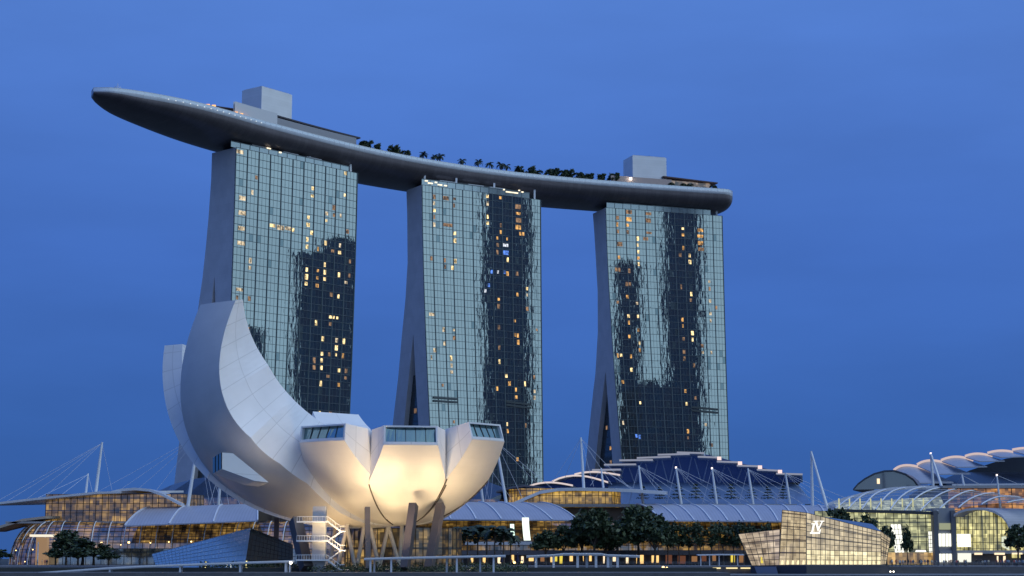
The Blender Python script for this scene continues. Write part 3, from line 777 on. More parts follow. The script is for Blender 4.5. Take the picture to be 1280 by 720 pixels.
# ================================================================== OFFICE TOWERS OF THE BUSINESS DISTRICT (right of the frame; seen mirrored in the hotel glass)
def mirrored(T, px, py, L):
    Sp = T[5]; u, z = find_uv(Sp, (px, py)); p = Sp(u, z)
    n = (Sp(u + .02, z) - Sp(u - .02, z)).cross(Sp(u, z + 2) - Sp(u, z - 2)).normalized()
    d = (p - Vector((0, 0, CZ))).normalized()
    if n.dot(d) > 0: n = -n
    return p + (d - n * (2 * d.dot(n))) * L
OFFG = glow_glass('office_tower_glass', (1.0, 0.55, 0.2), (0.3, .15, .05), 0.12, (3, 3.8), 3.8, .05, (.5, .6, .7), 5, (.62, .78), (.008, .026, .044))
def office(T, px0, px1, py, L, label, deep=40, extra=0.0):
    A, B_ = mirrored(T, px0, py, L), mirrored(T, px1, py, L)
    h = (A.z + B_.z) / 2 + extra
    u, z = find_uv(T[5], ((px0 + px1) / 2, py)); q = T[5](u, z)
    rd = ((A + B_) / 2 - q); rd.z = 0; rd.normalize()
    def fp(P, k, zz): return Vector((P.x + rd.x * k, P.y + rd.y * k, zz))
    cc = fp((A + B_) / 2, deep / 2, 0)
    r = empty('office_tower', tuple(cc), label, 'office tower', 'office towers across the bay')
    m = MB(); m.hexa([fp(A, 0, 0), fp(B_, 0, 0), fp(B_, deep, 0), fp(A, deep, 0), fp(A, 0, h), fp(B_, 0, h), fp(B_, deep, h), fp(A, deep, h)]); m.build('facade', OFFG, r)
    A2, B2 = A.lerp(B_, .25), A.lerp(B_, .75)
    m = MB(); m.hexa([fp(P, k, zz) for zz in (h + .01, h + 4) for P, k in ((A2, 5), (B2, 5), (B2, deep - 5), (A2, deep - 5))]); m.build('roof_plant', DARK, r)
    return r
office(T1, 368, 452, 318, 760, 'dark office tower mirrored in the right half of the left hotel tower')
office(T1, 400, 452, 300, 765, 'slim dark office tower mirrored above the other in the left hotel tower', 20)
office(T1, 298, 330, 412, 700, 'low office block mirrored at the foot of the left hotel tower')
office(T2, 604, 664, 236, 720, 'dark office tower mirrored in the middle hotel tower', 45, 30)
office(T3, 768, 800, 330, 740, 'office tower mirrored in the left part of the right hotel tower', 40)
office(T3, 828, 876, 262, 700, 'tall office tower mirrored in the middle of the right hotel tower', 40, 30)
office(T3, 796, 832, 480, 680, 'low office block mirrored at the foot of the right hotel tower', 40)

# ================================================================== LOTUS MUSEUM
MC = Vector((-28.0, 440.0, 0.0)); MZ = 13.0
mus = empty('lotus_museum', (MC.x, MC.y, 2.8), 'white lotus-shaped museum with tall curved petals in front of the towers, lit warm from below', 'museum')
SKIN = panel_mat('petal_skin', (0.66, 0.635, 0.62), 5.0, 2.2, 0.42, 0, 0.94, 0.015, 0.006)
SIDE = panel_mat('petal_side_panels', (0.78, 0.79, 0.81), 60, 4.6, 0.38, 0.0, 0.80, 0.02, 0.012, 0.0)
SKYGL = mirror_glass('skylight_glass', (0.55, 0.78, 0.8), (0.02, 0.06, 0.07), 0.45, 0.06)
def petal(az, half, outer, inner, hw_tip, window=None, bulge=1.0, NS=40, NU=13, seam=0.12, notch=0.74, twist=0.0, lift=None):
    """outer / inner: Bezier points (r, z) of the hull line and of the top line; half: sector half angle (deg)"""
    azr, hr = R(az), R(half)
    def hw(r, s):
        # as wide as its sector near the middle, then easing to the tip width
        if s <= notch: return max(.02, r * math.tan(hr) - seam)
        rn = bez(*outer, notch)[0]; f = (s - notch) / (1 - notch)
        return lerp(rn * math.tan(hr) - seam, hw_tip, f)
    def row_o(s):
        r, z = bez(*outer, s); w = hw(r, s); dl = math.asin(min(.98, w / max(r, .05)))
        out = []
        for j in range(NU):
            u = -1 + 2 * j / (NU - 1)
            a = azr + dl * u
            rr = r * (math.cos(dl) / math.cos(dl * u)) * (1 - bulge) + r * bulge
            lf = interp(s, *lift) * ((u + 1) / 2) ** 1.4 if lift else 0.0
            out.append(MC + Vector((rr * math.cos(a), rr * math.sin(a), z + lf)))
        return out
    def row_i(s):
        r, z = bez(*inner, s); w = min(hw(r, s), max(.02, r * math.tan(hr) - seam)) * .985
        e = Vector((math.cos(azr), math.sin(azr), 0)); t = Vector((-e.y, e.x, 0))
        return [MC + e * r - t * w + Vector((0, 0, z)), MC + e * r + t * w + Vector((0, 0, z))]
    S = [k / NS for k in range(NS + 1)]
    RO = [row_o(max(s, .004)) for s in S]; RI = [row_i(s) for s in S]
    if twist:
        for k, s in enumerate(S):
            rot = Matrix.Rotation(R(twist) * max(0, (s - .08) / .92) ** 1.0, 3, 'Z'); pc = RO[k][NU // 2].copy()
            for L_ in (RO[k], RI[k]):
                for q in range(len(L_)): L_[q] = pc + rot @ (L_[q] - pc)
    root = MB()
    root.grid(RO, mi=0)
    for side, j in ((0, 0), (1, NU - 1)):
        n = 4
        rows = [[RO[k][j].lerp(RI[k][side], q / n) for q in range(n + 1)] for k in range(NS + 1)]
        if side: rows = [r[::-1] for r in rows]
        root.grid(rows, mi=1, smooth=False)
    root.grid([[r[0], r[0].lerp(r[1], .5), r[1]] for r in RI][::-1], mi=1, smooth=False)
    tipo, tipi = RO[-1], RI[-1]
    jts = []
    if window:
        for j in (0, NU - 1):
            jts.append([RO[k][j] + (RO[k][j] - MC - Vector((0, 0, 45))).normalized() * .12 for k in range(6, int(notch * NS) + 1)])
    if not window:
        root.poly(tipo + tipi[::-1], mi=1)
        o = root.build('petal', [SKIN, SIDE], mus)
    else:
        # slanted end: white frame round a strip of glass
        a, b, c, d = tipo[0], tipo[-1], tipi[1], tipi[0]
        cen = (a + b + c + d) / 4
        e = Vector((math.cos(azr), math.sin(azr), 0))
        fr = 0.55
        top_o = [d, c]
        inn_lo = [p.lerp(cen, .07) + Vector((0, 0, fr)) for p in tipo]
        inn_hi = [d.lerp(cen, .07) - Vector((0, 0, .25)), c.lerp(cen, .07) - Vector((0, 0, .25))]
        # frame ring
        root.grid([tipo, inn_lo], mi=1, smooth=False)
        root.quad(a, inn_lo[0], inn_hi[0], d, mi=1); root.quad(inn_lo[-1], b, c, inn_hi[1], mi=1)
        root.quad(inn_hi[0], inn_hi[1], c, d, mi=1)
        back = -e * 0.9
        ring = inn_lo + [inn_hi[1], inn_hi[0]]
        for k in range(len(ring)):
            k2 = (k + 1) % len(ring)
            root.quad(ring[k], ring[k2], ring[k2] + back, ring[k] + back, mi=1)
        o = root.build('petal', [SKIN, SIDE], mus)
        g = MB(); nl_ = len(inn_lo); g.grid([[p + back * .95 for p in inn_lo], [inn_hi[0].lerp(inn_hi[1], q / (nl_ - 1)) + back * .95 for q in range(nl_)]], smooth=False); w = g.build('skylight_window', SKYGL, o)
        m = MB()
        for q in range(1, 5):
            f = q / 5; lo = inn_lo[0].lerp(inn_lo[-1], f); j = f * (NU - 1); j0 = int(j); lo = inn_lo[j0].lerp(inn_lo[min(NU - 1, j0 + 1)], j - j0)
            hi = inn_hi[0].lerp(inn_hi[1], f)
            m.bar(lo + back * .85, hi + back * .85, .14)
        m.build('frame', DARK, w)
    for jt in jts:
        m = MB(); m.tube(jt, [.10 + .07 * min(1, k / 10) for k in range(len(jt))], 6); m.build('joint', JOINT, o)
    return o
JOINT = mat('dark_joint', (.09, .075, .065), .7)
low = lambda rt, zt: ((0, MZ), (12.5, MZ - .3), (rt - 6.2, zt - 12.6), (rt, zt))
inl = lambda rt, zt: ((4, 30), (12, 35), (20, 34.5), (rt, zt))
petal(-161.5, 14.0, ((0, MZ), (40, 9), (60, 32), (46.5, 66.8)), ((9, 33), (23, 36), (38, 47), (43.6, 67.3)), 6.2, seam=.15, notch=.5, twist=34, lift=((0, .08, .15, .25, .35, .5, .7, .9, 1), (0, .8, 3.0, 8.0, 9.3, 8.0, 4.6, 1.2, 0)))
petal(-190, 14.5, ((0, MZ), (44, 8.0), (62.5, 34), (60.5, 58.5)), ((9, 33), (34, 28), (55, 36), (55.5, 58.8)), 6.0, seam=.15, notch=.5)
petal(-128.5, 24.9, low(28.6, 32.4), inl(27.2, 36.4), 7.5, True, seam=.3)
petal(-81, 22.6, low(28.6, 31.2), inl(27.2, 35.8), 6.4, True, seam=.3)
petal(-41, 17.4, low(30.2, 32.8), inl(28.4, 37.0), 5.8, True, seam=.3)
petal(-11, 16.6, low(22, 29), inl(21, 31), 6.0, False)
petal(26, 20.0, low(25, 31), inl(24, 34), 6.0, False)
petal(80, 30.0, low(27, 33), inl(26, 36), 7.0, False)
petal(132, 20.0, low(29, 38), inl(27, 42.6), 7.5, False)
petal(-208 + 360 + 10, 8.0, ((0, MZ), (34, 9), (48, 26), (50, 46)), ((9, 33), (30, 32), (43, 38), (46, 47)), 5, False)
# box dormer on the tall petal
D0 = 404.0
fr_ = [(277, 565.5), (291, 566.5), (336, 603), (318, 601), (277, 586)]
P0 = [at(x, y, D0 + 5.0 * (x - 277) / 59.0) for x, y in fr_]
dv = Vector((-4.0, 12.0, -0.5))
b_ = MB(); b_.poly(P0, mi=0)
for k in (0, 1, 2, 3):
    k2 = k + 1; b_.quad(P0[k2], P0[k], P0[k] + dv, P0[k2] + dv, mi=0)
dorm = b_.build('dormer_window', [SIDE], mus)
b_ = MB(); b_.quad(P0[4], P0[0], P0[0] + dv, P0[4] + dv); gl_ = b_.build('pane', SKYGL, dorm)
b_ = MB()
for q in (0, .35, .7): b_.bar(P0[4] + dv * q, P0[0] + dv * q, .22)
b_.build('frame', DARK, gl_)
# columns of the lotus
def column(name, px0, py0, px1, py1, D0, D1, w, m):
    b_ = MB(); a, c = at(px0, py0, D0), at(px1, py1, D1); a.z += 1.0; c.z = 2.6
    d = (c - a).normalized()
    b_.bar(a, c, w * .8, w); return b_.build(name, m, mus)
column('column', 369, 655, 383, 716, 420, 414, 2.9, BRONZE)
column('column', 459, 640, 460, 722, 417, 413, 1.5, BRONZE)
column('column', 517, 636, 506, 722, 418, 412, 2.2, BRONZE)
column('column', 551, 636, 536, 714, 424, 416, 2.2, BRONZE)
column('column', 346, 652, 344, 710, 452, 452, 1.2, BRONZE)
LATT = mat('lattice_steel', (0.74, 0.69, 0.60), .5)
for x0, y0, x1, y1, D_ in [(436, 660, 421, 712, 436), (432, 660, 444, 712, 436), (456, 662, 446, 712, 438), (461, 662, 474, 712, 438), (488, 655, 474, 712, 440), (482, 655, 500, 712, 440), (503, 656, 499, 712, 442), (501, 656, 507, 712, 442), (420, 662, 411, 712, 444), (449, 662, 455, 712, 452), (468, 660, 484, 712, 454)]:
    b_ = MB(); a, c = at(x0, y0, D_), at(x1, y1, D_ + 2); a.z += 2; c.z = 2.6
    b_.tube([a, c], .48, 8); b_.build('lattice_strut', LATT, mus)
# glazed lobby ring under the bowl, set back
LOB = glow_glass('lobby_glass', (1.0, 0.62, 0.18), (0.10, 0.06, 0.02), 0.6, (2.4, 3), 5, .06, seed=21, fit=.3)
b_ = MB(); ring = []
for k in range(25):
    a = R(180 + 180 * k / 24); ring.append(MC + Vector((15 * math.cos(a), 13 * math.sin(a) + 18, 0)))
b_.grid([[p + Vector((0, 0, 2.8)) for p in ring], [p + Vector((0, 0, 12.6)) for p in ring]], smooth=False)
lob = b_.build('lobby_glass', LOB, mus)
b_ = MB()
for k in range(25): b_.bar(ring[k] + Vector((0, -.1, 2.8)), ring[k] + Vector((0, -.1, 12.6)), .18)
for z in (5, 7.4, 9.8): 
    for k in range(24): b_.bar(ring[k] + Vector((0, -.12, z)), ring[k + 1] + Vector((0, -.12, z)), .15)
b_.build('frame', DARK, lob)
# stair tower below the left side of the bowl
st_c = at(398, 700, 414)
stair = empty('stair_tower', (st_c.x, st_c.y, 2.0), 'white outdoor stair tower with zigzag flights under the left of the lotus bowl', 'stair')
WALLW = panel_mat('stair_core_panels', (0.48, 0.48, 0.49), 1.1, .5, .5, 0, .88, .02)
b_ = MB(); b_.box((st_c.x, st_c.y + 1.5, 9.5), (3.0, 3.2, 15.0)); b_.build('core', WALLW, stair)
zl = [4.6, 9.0, 13.4]
for q, z in enumerate(zl):
    b_ = MB(); b_.box((st_c.x - 1.3, st_c.y - .9, z), (7.4, 2.0, .32)); b_.build('landing', WHITE, stair)
    b_ = MB()
    lo = z - 4.4 if q else 2.0
    b_.bar((st_c.x + 2.2, st_c.y - .9, z), (st_c.x + 5.2, st_c.y - .9, z - 2.2), 1.6, .3)
    b_.bar((st_c.x + 5.2, st_c.y + .3, z - 2.2), (st_c.x + 2.2, st_c.y + .3, max(lo, 1.95)), 1.0, .3)
    b_.box((st_c.x + 5.6, st_c.y - .3, z - 2.2), (1.4, 2.4, .25))
    b_.build('flight', WHITE, stair)
    b_ = MB()
    for y in (-1.85,):
        b_.bar((st_c.x - 4.9, st_c.y + y, z + 1.2), (st_c.x + 2.2, st_c.y + y, z + 1.2), .12)
        b_.bar((st_c.x + 2.2, st_c.y + y, z + 1.2), (st_c.x + 5.2, st_c.y + y, z - 1.0), .12)
        b_.bar((st_c.x + 5.2, st_c.y + y, z - 1.0), (st_c.x + 6.3, st_c.y + y, z - 1.0), .12)
        for k in range(13): b_.bar((st_c.x - 4.9 + k * .59, st_c.y + y, z), (st_c.x - 4.9 + k * .59, st_c.y + y, z + 1.2), .07)
        for k in range(1, 6): b_.bar((st_c.x + 2.2 + k * .6, st_c.y + y, z - .44 * k), (st_c.x + 2.2 + k * .6, st_c.y + y, z + 1.2 - .44 * k), .07)
    b_.build('railing', WHITE, stair)
# bollard lights at the stair foot and the uplights on the lawn
def spot(loc, target, power, size, blend=.7, col=(1.0, 0.70, 0.36), rad=3.5):
    l = bpy.data.lights.new('uplight', 'SPOT'); l.energy = power; l.spot_size = R(size); l.spot_blend = blend; l.color = col; l.shadow_soft_size = rad
    o = bpy.data.objects.new('uplight', l); C.objects.link(o); o.location = loc
    o.rotation_euler = (Vector(target) - Vector(loc)).to_track_quat('-Z', 'Y').to_euler(); return o
FIX = mat('floodlight_housing', (0.05, 0.05, 0.055), .5)
def floodlight(x, y, z, tgt, power, size, label, col=(1.0, .72, .38)):
    r = empty('floodlight', (x, y, z), label, 'floodlight', 'floodlights washing the lotus')
    b_ = MB(); b_.box((x, y, z + .35), (.9, .6, .5)); b_.bar((x, y, z), (x, y, z + .2), .2); b_.build('housing', FIX, r)
    b_ = MB(); b_.quad((x - .4, y - .2, z + .61), (x + .4, y - .2, z + .61), (x + .4, y + .2, z + .61), (x - .4, y + .2, z + .61)); b_.build('lens', BULBW, r)
    s = spot((x, y, z + .8), tgt, power, size, col=col); s.parent = r; s.location = (0, 0, .8)
    return r
GL_ = Vector((MC.x, MC.y, 0))
floodlight(MC.x - 0.4, 405.5, 1.9, (MC.x + 3.4, 415.0, 25.5), 58000, 84, 'floodlight on the quay below the middle petal')
floodlight(MC.x - 9.5, 406, 1.9, (MC.x - 15.5, 419, 23.5), 36000, 84, 'floodlight on the quay below the left window petal')
floodlight(MC.x + 18, 409.5, 1.9, (MC.x + 17.0, 424, 23.5), 34000, 84, 'floodlight on the quay below the right window petal')
floodlight(MC.x - 2, 428, 2.8, (MC.x - 2, 430, 14), 5000, 150, 'floodlight on the lawn under the bowl centre')
floodlight(MC.x - 16, 432, 2.8, (MC.x - 20, 434, 16), 5000, 150, 'floodlight on the lawn under the left of the bowl', (1, .66, .3))
floodlight(MC.x - 44, 452, 3.0, (MC.x - 50, 447, 26), 30000, 110, 'floodlight behind the glass wedge, under the far left petal', (1, .6, .3))

# ================================================================== SHOPPING ARCADE
YEL = (1.0, 0.58, 0.13)
MALLG = glow_glass('mall_glass', YEL, (0.16, 0.07, 0.012), 0.62, (2.2, 2.6), 4.2, .22, seed=1, contrast=(.36, .66))
MALLLOW = glow_glass('mall_low_glass', (0.8, 0.75, 0.5), (0.03, .03, .03), 0.22, (2.2, 2.6), 4.2, .42, seed=2)
LOUV = glow_glass('upper_mall_glass', YEL, (0.22, 0.11, 0.02), 0.62, (3.0, 2.0), 4.0, .14, seed=5, contrast=(.3, .7))
METAL = panel_mat('barrel_roof_sheet', (0.44, 0.45, 0.52), 1.0, 30, 0.42, 0.25, .90, .02, .004, 0)
RIB = mat('roof_rib', (0.66, 0.68, 0.74), .4)
def vault_roof(parent, name, rL, rR, eL, eR, Yr, Ye, nribs, sag=1.6, m=METAL, skew=True):
    """metal barrel roof: ridge and eave given in the photo at real distances; arched between them"""
    A0, A1, E0, E1 = at(*rL, Yr), at(*rR, Yr), at(*eL, Ye), at(*eR, Ye)
    rows = []
    NS_ = 12
    for j in range(NS_ + 1):
        f = j / NS_; r = []
        for k in range(31):
            u = k / 30
            a, e = A0.lerp(A1, u), E0.lerp(E1, u)
            p = a.lerp(e, f)
            # quarter-ellipse like bulge
            p.z = a.z + (e.z - a.z) * (f ** 1.9) ; r.append(p)
        rows.append(r)
    b_ = MB(); b_.grid(rows); 
    b_.grid([[p - Vector((0, 0, .35)) for p in r] for r in rows][::-1])
    b_.grid([rows[-1], [p - Vector((0, 0, .35)) for p in rows[-1]]], smooth=False)
    o = b_.build(name, m, parent)
    for q in range(nribs):
        u = q / (nribs - 1)
        k = u * 30; k0 = min(29, int(k)); ff = k - k0
        m_ = MB(); pts = [rows[j][k0].lerp(rows[j][k0 + 1], ff) + Vector((0, -.05, .12)) for j in range(NS_ + 1)]
        for j in range(NS_): m_.bar(pts[j], pts[j + 1], .4, .35)
        m_.build('roof_rib', RIB, o)
    return o, rows
def wall_grid(parent, name, pts, z0, z1, m, dx=2.2, dz=2.1, fr=.14, frm=None, bulge=0.0, label=None):
    """glazed wall along a plan line, with its mullions as a sub-part; bulge leans it out in a quarter curve"""
    pts = [Vector((p[0], p[1], 0)) for p in pts]
    L_ = sum((pts[k + 1] - pts[k]).length for k in range(len(pts) - 1)); n_ = max(2, int(L_ / dx))
    P_, _ = resample(pts, n_ + 1)
    nz = max(2, int((z1 - z0) / dz)) if bulge == 0 else 9
    rows = []
    for j in range(nz + 1):
        f = j / nz; r = []
        for k, p in enumerate(P_):
            t_ = (P_[min(k + 1, n_)] - P_[max(k - 1, 0)]).normalized(); nn = Vector((t_.y, -t_.x, 0))
            if bulge:
                a = f * math.pi / 2; r.append(p + nn * (bulge * (math.cos(a) - 1)) + Vector((0, 0, z0 + (z1 - z0) * math.sin(a))))
            else: r.append(p + Vector((0, 0, lerp(z0, z1, f))))
        rows.append(r)
    b_ = MB(); b_.grid(rows, smooth=bool(bulge)); o = b_.build(name, m, parent)
    if label: o['label'] = label
    f_ = MB(); off = Vector((0, -.06, .04))
    for r in rows:
        for k in range(n_): f_.bar(r[k] + off, r[k + 1] + off, fr)
    for k in range(n_ + 1):
        for j in range(nz): f_.bar(rows[j][k] + off, rows[j + 1][k] + off, fr * 1.15)
    f_.build('mullion_grid', frm or DARK, o)
    return o
def slab_poly(parent, name, front, back, th, m, arch=0.0):
    """thin roof between two edges (lists of points)"""
    b_ = MB(); n_ = len(front)
    rows = [[f.lerp(b, j / 4) + Vector((0, 0, arch * math.sin(math.pi * j / 4))) for f, b in zip(front, back)] for j in range(5)]
    dn = Vector((0, 0, -th))
    b_.grid(rows); b_.grid([[p + dn for p in r] for r in rows][::-1])
    b_.grid([[p + dn for p in rows[0]], rows[0]], smooth=False); b_.grid([rows[-1], [p + dn for p in rows[-1]]], smooth=False)
    b_.grid([[r[0] + dn for r in rows][::-1], [r[0] for r in rows][::-1]], smooth=False); b_.grid([[r[-1] + dn for r in rows], [r[-1] for r in rows]], smooth=False)
    return b_.build(name, m, parent)
CANO = panel_mat('canopy_sheet', (0.64, 0.66, 0.70), 2.5, 2.5, .4, .2, .92, .03)
CANO_D = mat('canopy_soffit', (0.20, 0.19, 0.18), .6)

# ---- left arcade
g0 = at(170, 705, 556)
mall_l = empty('shopping_arcade', (g0.x, g0.y, 3.0), 'left shopping arcade with curved glass front and rounded left end, behind the dark tree', 'arcade', 'waterfront shopping arcades')
xa, xb = at(60, 690, 556).x, at(372, 690, 556).x
arc = [Vector((xa - 17 * math.sin(a), 556 + 22 - 22 * math.cos(a), 0)) for a in [R(80 - 80 * k / 8) for k in range(9)]]
line = arc + [Vector((lerp(xa, xb, k / 6), 556 + 1.5 * math.sin(k / 6 * 3.1), 0)) for k in range(1, 7)]
wall_grid(mall_l, 'curved_glass', line, 3.0, 16.6, MALLG, 2.3, 2, .15, DARK, 9.0)
b_ = MB()
# white glazing ribs on the curved glass
P_, _ = resample(line, 22)
for k, p in enumerate(P_):
    t_ = (P_[min(k + 1, 21)] - P_[max(k - 1, 0)]).normalized(); nn = Vector((t_.y, -t_.x, 0)); r = []
    for j in range(9):
        a = j / 8 * math.pi / 2; r.append(p + nn * (9.15 * (math.cos(a) - 1) + .25) + Vector((0, 0, 3.0 + 13.7 * math.sin(a))))
    m_ = MB(); m_.tube(r, .16, 6); m_.build('glazing_rib', WHITE, mall_l)
wall_grid(mall_l, 'ground_storey_glass', [p + Vector((0, -.35, 0)) for p in line[8:]], 3.0, 8.0, MALLLOW, 2.3, 2, .15)
# upper glazed storey and its wing roof
u0, u1 = at(57, 640, 574), at(232, 640, 574)
wall_grid(mall_l, 'upper_glass', [(u0.x - 2, 584), (u0.x, 574), (u1.x, 573), (u1.x + 4, 584)], 16.5, 25.5, LOUV, 2.0, 2.3, .16)
b_ = MB(); b_.box(((u0.x + u1.x) / 2, 595, 16.3), (u1.x - u0.x + 20, 62, .6)); b_.build('terrace', CONC, mall_l)
fr_ = [(-30, 630), (0, 627.5), (30, 624), (57, 621), (90, 617.5), (122, 614.5), (150, 614)]
slab_poly(mall_l, 'wing_roof', [at(x, y, 566) for x, y in fr_], [at(x, y, 566) + Vector((14, 34, 1.5)) for x, y in fr_], .7, CANO)
fr_ = [(138, 616), (150, 613), (168, 611.5), (186, 613), (203, 619), (216, 626), (226, 631)]
slab_poly(mall_l, 'arched_roof', [at(x, y, 566.5) + Vector((0, 0, .5)) for x, y in fr_], [at(x, y, 566.5) + Vector((0, 26, .5)) for x, y in fr_], .8, CANO)
fr_ = [(-20, 662), (0, 657), (28, 648.5), (57, 645)]
slab_poly(mall_l, 'low_wing_roof', [at(x, y, 564) for x, y in fr_], [at(x, y, 564) + Vector((3, 14, .3)) for x, y in fr_], .8, mat('beige_fascia', (.42, .36, .30), .6))
vault_roof(mall_l, 'barrel_roof', (190, 634), (322, 629.5), (156, 657), (322, 650.5), 575, 553, 4)
b_ = MB(); b_.box(((xa + xb) / 2 + 20, 585, 12), (xb - xa + 30, 16, 18)); b_.build('core', mat('dark_interior', (.13, .11, .09), .8), mall_l)
# lit shop portal in the rounded end, lamps along the gallery
p = at(53, 700, 548); b_ = MB(); b_.box((p.x, 547.5, 7.2), (3.3, 3, 8.4)); b_.build('portal', emis('portal_glow', (1.0, .60, .30), .30), mall_l)
b_ = MB(); b_.box((p.x, 546.5, 11.9), (6.2, 5.5, .7)); b_.build('portal_canopy', emis('portal_canopy_glow', (1, .9, .7), 1.0), mall_l)
b_ = MB(); b_.box((p.x - .9, 545.9, 6.5), (.35, .3, 7)); b_.build('portal_post', WHITE, mall_l)

def lamp_bulb(px, py, Y, s, m=BULB):
    pass
# ---- middle arcade
g0 = at(700, 705, 556)
mall_m = empty('shopping_arcade', (g0.x, g0.y, 3.0), 'middle shopping arcade with two grey barrel roofs, behind the row of trees', 'arcade', 'waterfront shopping arcades')
xa, xb = at(330, 690, 560).x, at(1022, 690, 560).x
wall_grid(mall_m, 'curved_glass', [(xa, 560), (xb, 560)], 3.0, 17.0, MALLG, 2.3, 2, .15, DARK, 7.0)
vault_roof(mall_m, 'barrel_roof', (500, 627), (672, 628), (500, 648.5), (722, 650), 573, 552, 8)
vault_roof(mall_m, 'barrel_roof', (795, 630.5), (1044, 631.5), (826, 650.5), (1056, 652), 573, 552, 12)
b_ = MB(); b_.box(((xa + xb) / 2, 588, 12.2), (xb - xa, 24, 18.4)); b_.build('core', MATS['dark_interior'], mall_m)
b_ = MB(); b_.box(((xa + xb) / 2, 574, 21.9), (xb - xa - 8, 3, .9)); b_.build('parapet', CONC, mall_m)
# bright tall screens inside the glass
for x0, x1, y0, y1, c in ((637.5, 642.5, 655, 686, (.75, 1, .85)), (652.5, 661, 647, 686.5, (.9, 1, .88))):
    b_ = MB(); D_ = 551.6; b_.grid([[at(lerp(x0, x1, u) + 4 * ((k / 5) ** 1.6), lerp(y0, y1, k / 5), D_) for u in (0, 1)] for k in range(6)]); b_.build('screen', emis('screen_%d' % x0, c, 1.5), mall_m)
wall_grid(mall_m, 'gallery_glass', [(at(560, 690, 550).x, 551), (at(955, 690, 550).x, 551)], 7.4, 10.4, MALLG, 2.3, 1.5, .14)
b_ = MB(); b_.box((at(640, 677, 549).x, 549, 9.6), (29, 1.2, .9)); b_.build('balcony', mat('pale_balcony', (.55, .57, .6), .5), mall_m)
# upper pavilion with its wing roof
LOUV2 = glow_glass('mid_pavilion_glass', (1.0, 0.60, 0.10), (0.38, 0.19, 0.02), 0.72, (3.2, 2.6), 4.6, .1, seed=12, contrast=(.25, .6))
u0, u1 = at(651, 640, 578), at(767, 640, 578)
wall_grid(mall_m, 'upper_glass', [(u0.x - 4, 586), (u0.x, 578), (u1.x, 578), (u1.x + 3, 590)], 18.0, 27.6, LOUV2, 2.1, 2.4, .16)
fr_ = [(637, 630), (655, 622), (675, 613.5), (697, 610), (720, 609.5), (750, 610), (790, 611.5), (833, 614.5)]
slab_poly(mall_m, 'wing_roof', [at(x, y, 570) for x, y in fr_], [at(x, y, 570) + Vector((3, 30, 1.2)) for x, y in fr_], 1.0, CANO)
fr_ = [(620, 614), (640, 608), (655, 606), (672, 607.5), (690, 612)]
slab_poly(mall_m, 'arched_roof', [at(x, y, 584) for x, y in fr_], [at(x, y, 584) + Vector((2, 40, 1.2)) for x, y in fr_], .6, mat('dark_roof_sheet', (.09, .10, .14), .4, .3))
# shop fronts under a long dark band
SHOPD = mat('shop_fascia', (.10, .10, .12), .6)
b_ = MB(); b_.box((at(750, 690, 547).x, 546.5, 6.7), (112, 6, 1.3)); b_.build('shop_canopy', SHOPD, mall_m)
b_ = MB(); b_.box((at(750, 690, 549).x, 549.5, 4.5), (112, 2, 3.1)); b_.build('shop_wall', SHOPD, mall_m)
rs = random.Random(5)
SHOPC = [emis('shop_%d' % k, c, e) for k, (c, e) in enumerate((((1, .62, .22), 1.3), ((1, .78, .5), 1.3), ((1, .48, .2), .28), ((1, .78, .1), .9), ((.8, .3, .16), .16)))]
for x, w, k in ((590, 3, 0), (606, 5, 0), (624, 4, 1), (641, 3, 0), (653, 3, 1), (664, 6, 0), (679, 7, 2), (690, 4, 0), (695, 3, 3), (702, 5, 3), (714, 4, 0), (728, 3, 0), (738, 3, 0), (756, 4, 1), (768, 4, 1), (784, 3, 1), (800, 9, 0), (819, 9, 0), (836, 8, 4), (852, 10, 4), (868, 7, 2), (880, 6, 4), (892, 6, 2), (916, 5, 3), (927, 6, 2), (568, 4, 0), (575, 2, 1), (548, 3, 0), (940, 4, 2)):
    y0, y1 = rs.uniform(693, 695.5), rs.uniform(701, 704.5)
    b_ = MB(); b_.quad(at(x - w / 2, y1, 548.2), at(x + w / 2, y1, 548.2), at(x + w / 2, y0, 548.2), at(x - w / 2, y0, 548.2)); b_.build('shop_window', SHOPC[k], mall_m)

# ---- dark theatre roofs behind
DKGL = panel_mat('dark_blue_roof', (0.03, 0.045, 0.08), 3.0, 3.0, .25, .3, .6, .1)
def dark_roof(label, outline, Y, deep, base_px):
    c = at(outline[len(outline) // 2][0], 640, Y)
    r = empty('theatre_roof', (c.x, Y, 3), label, 'theatre')
    fr = [at(x, y, Y) for x, y in outline]
    bk = [p + Vector((0, deep, 1)) for p in fr]
    lo = [Vector((p.x, p.y - 16, at(0, base_px, Y).z)) for p in fr]
    b_ = MB(); b_.grid([lo, fr, bk], smooth=False); b_.build('roof', DKGL, r)
    b_ = MB(); b_.grid([[Vector((p.x, p.y - 17, 3)) for p in lo], [Vector((p.x, p.y - .2, p.z)) for p in lo]], smooth=False); b_.build('wall', glow_glass('theatre_base', (1, .6, .25), (.2, .1, .03), .5, (2, 2), 4, .2, seed=17), r)
    return r
dark_roof('dark blue theatre roof behind the left barrel roof and the far left petal', [(196, 614), (215, 606), (240, 599), (262, 596), (290, 594), (330, 596), (372, 606)], 625, 50, 624)
dark_roof('dark glass roof behind the right window petal and the white masts', [(575, 606), (592, 600), (612, 603), (640, 613), (668, 622)], 622, 30, 626)
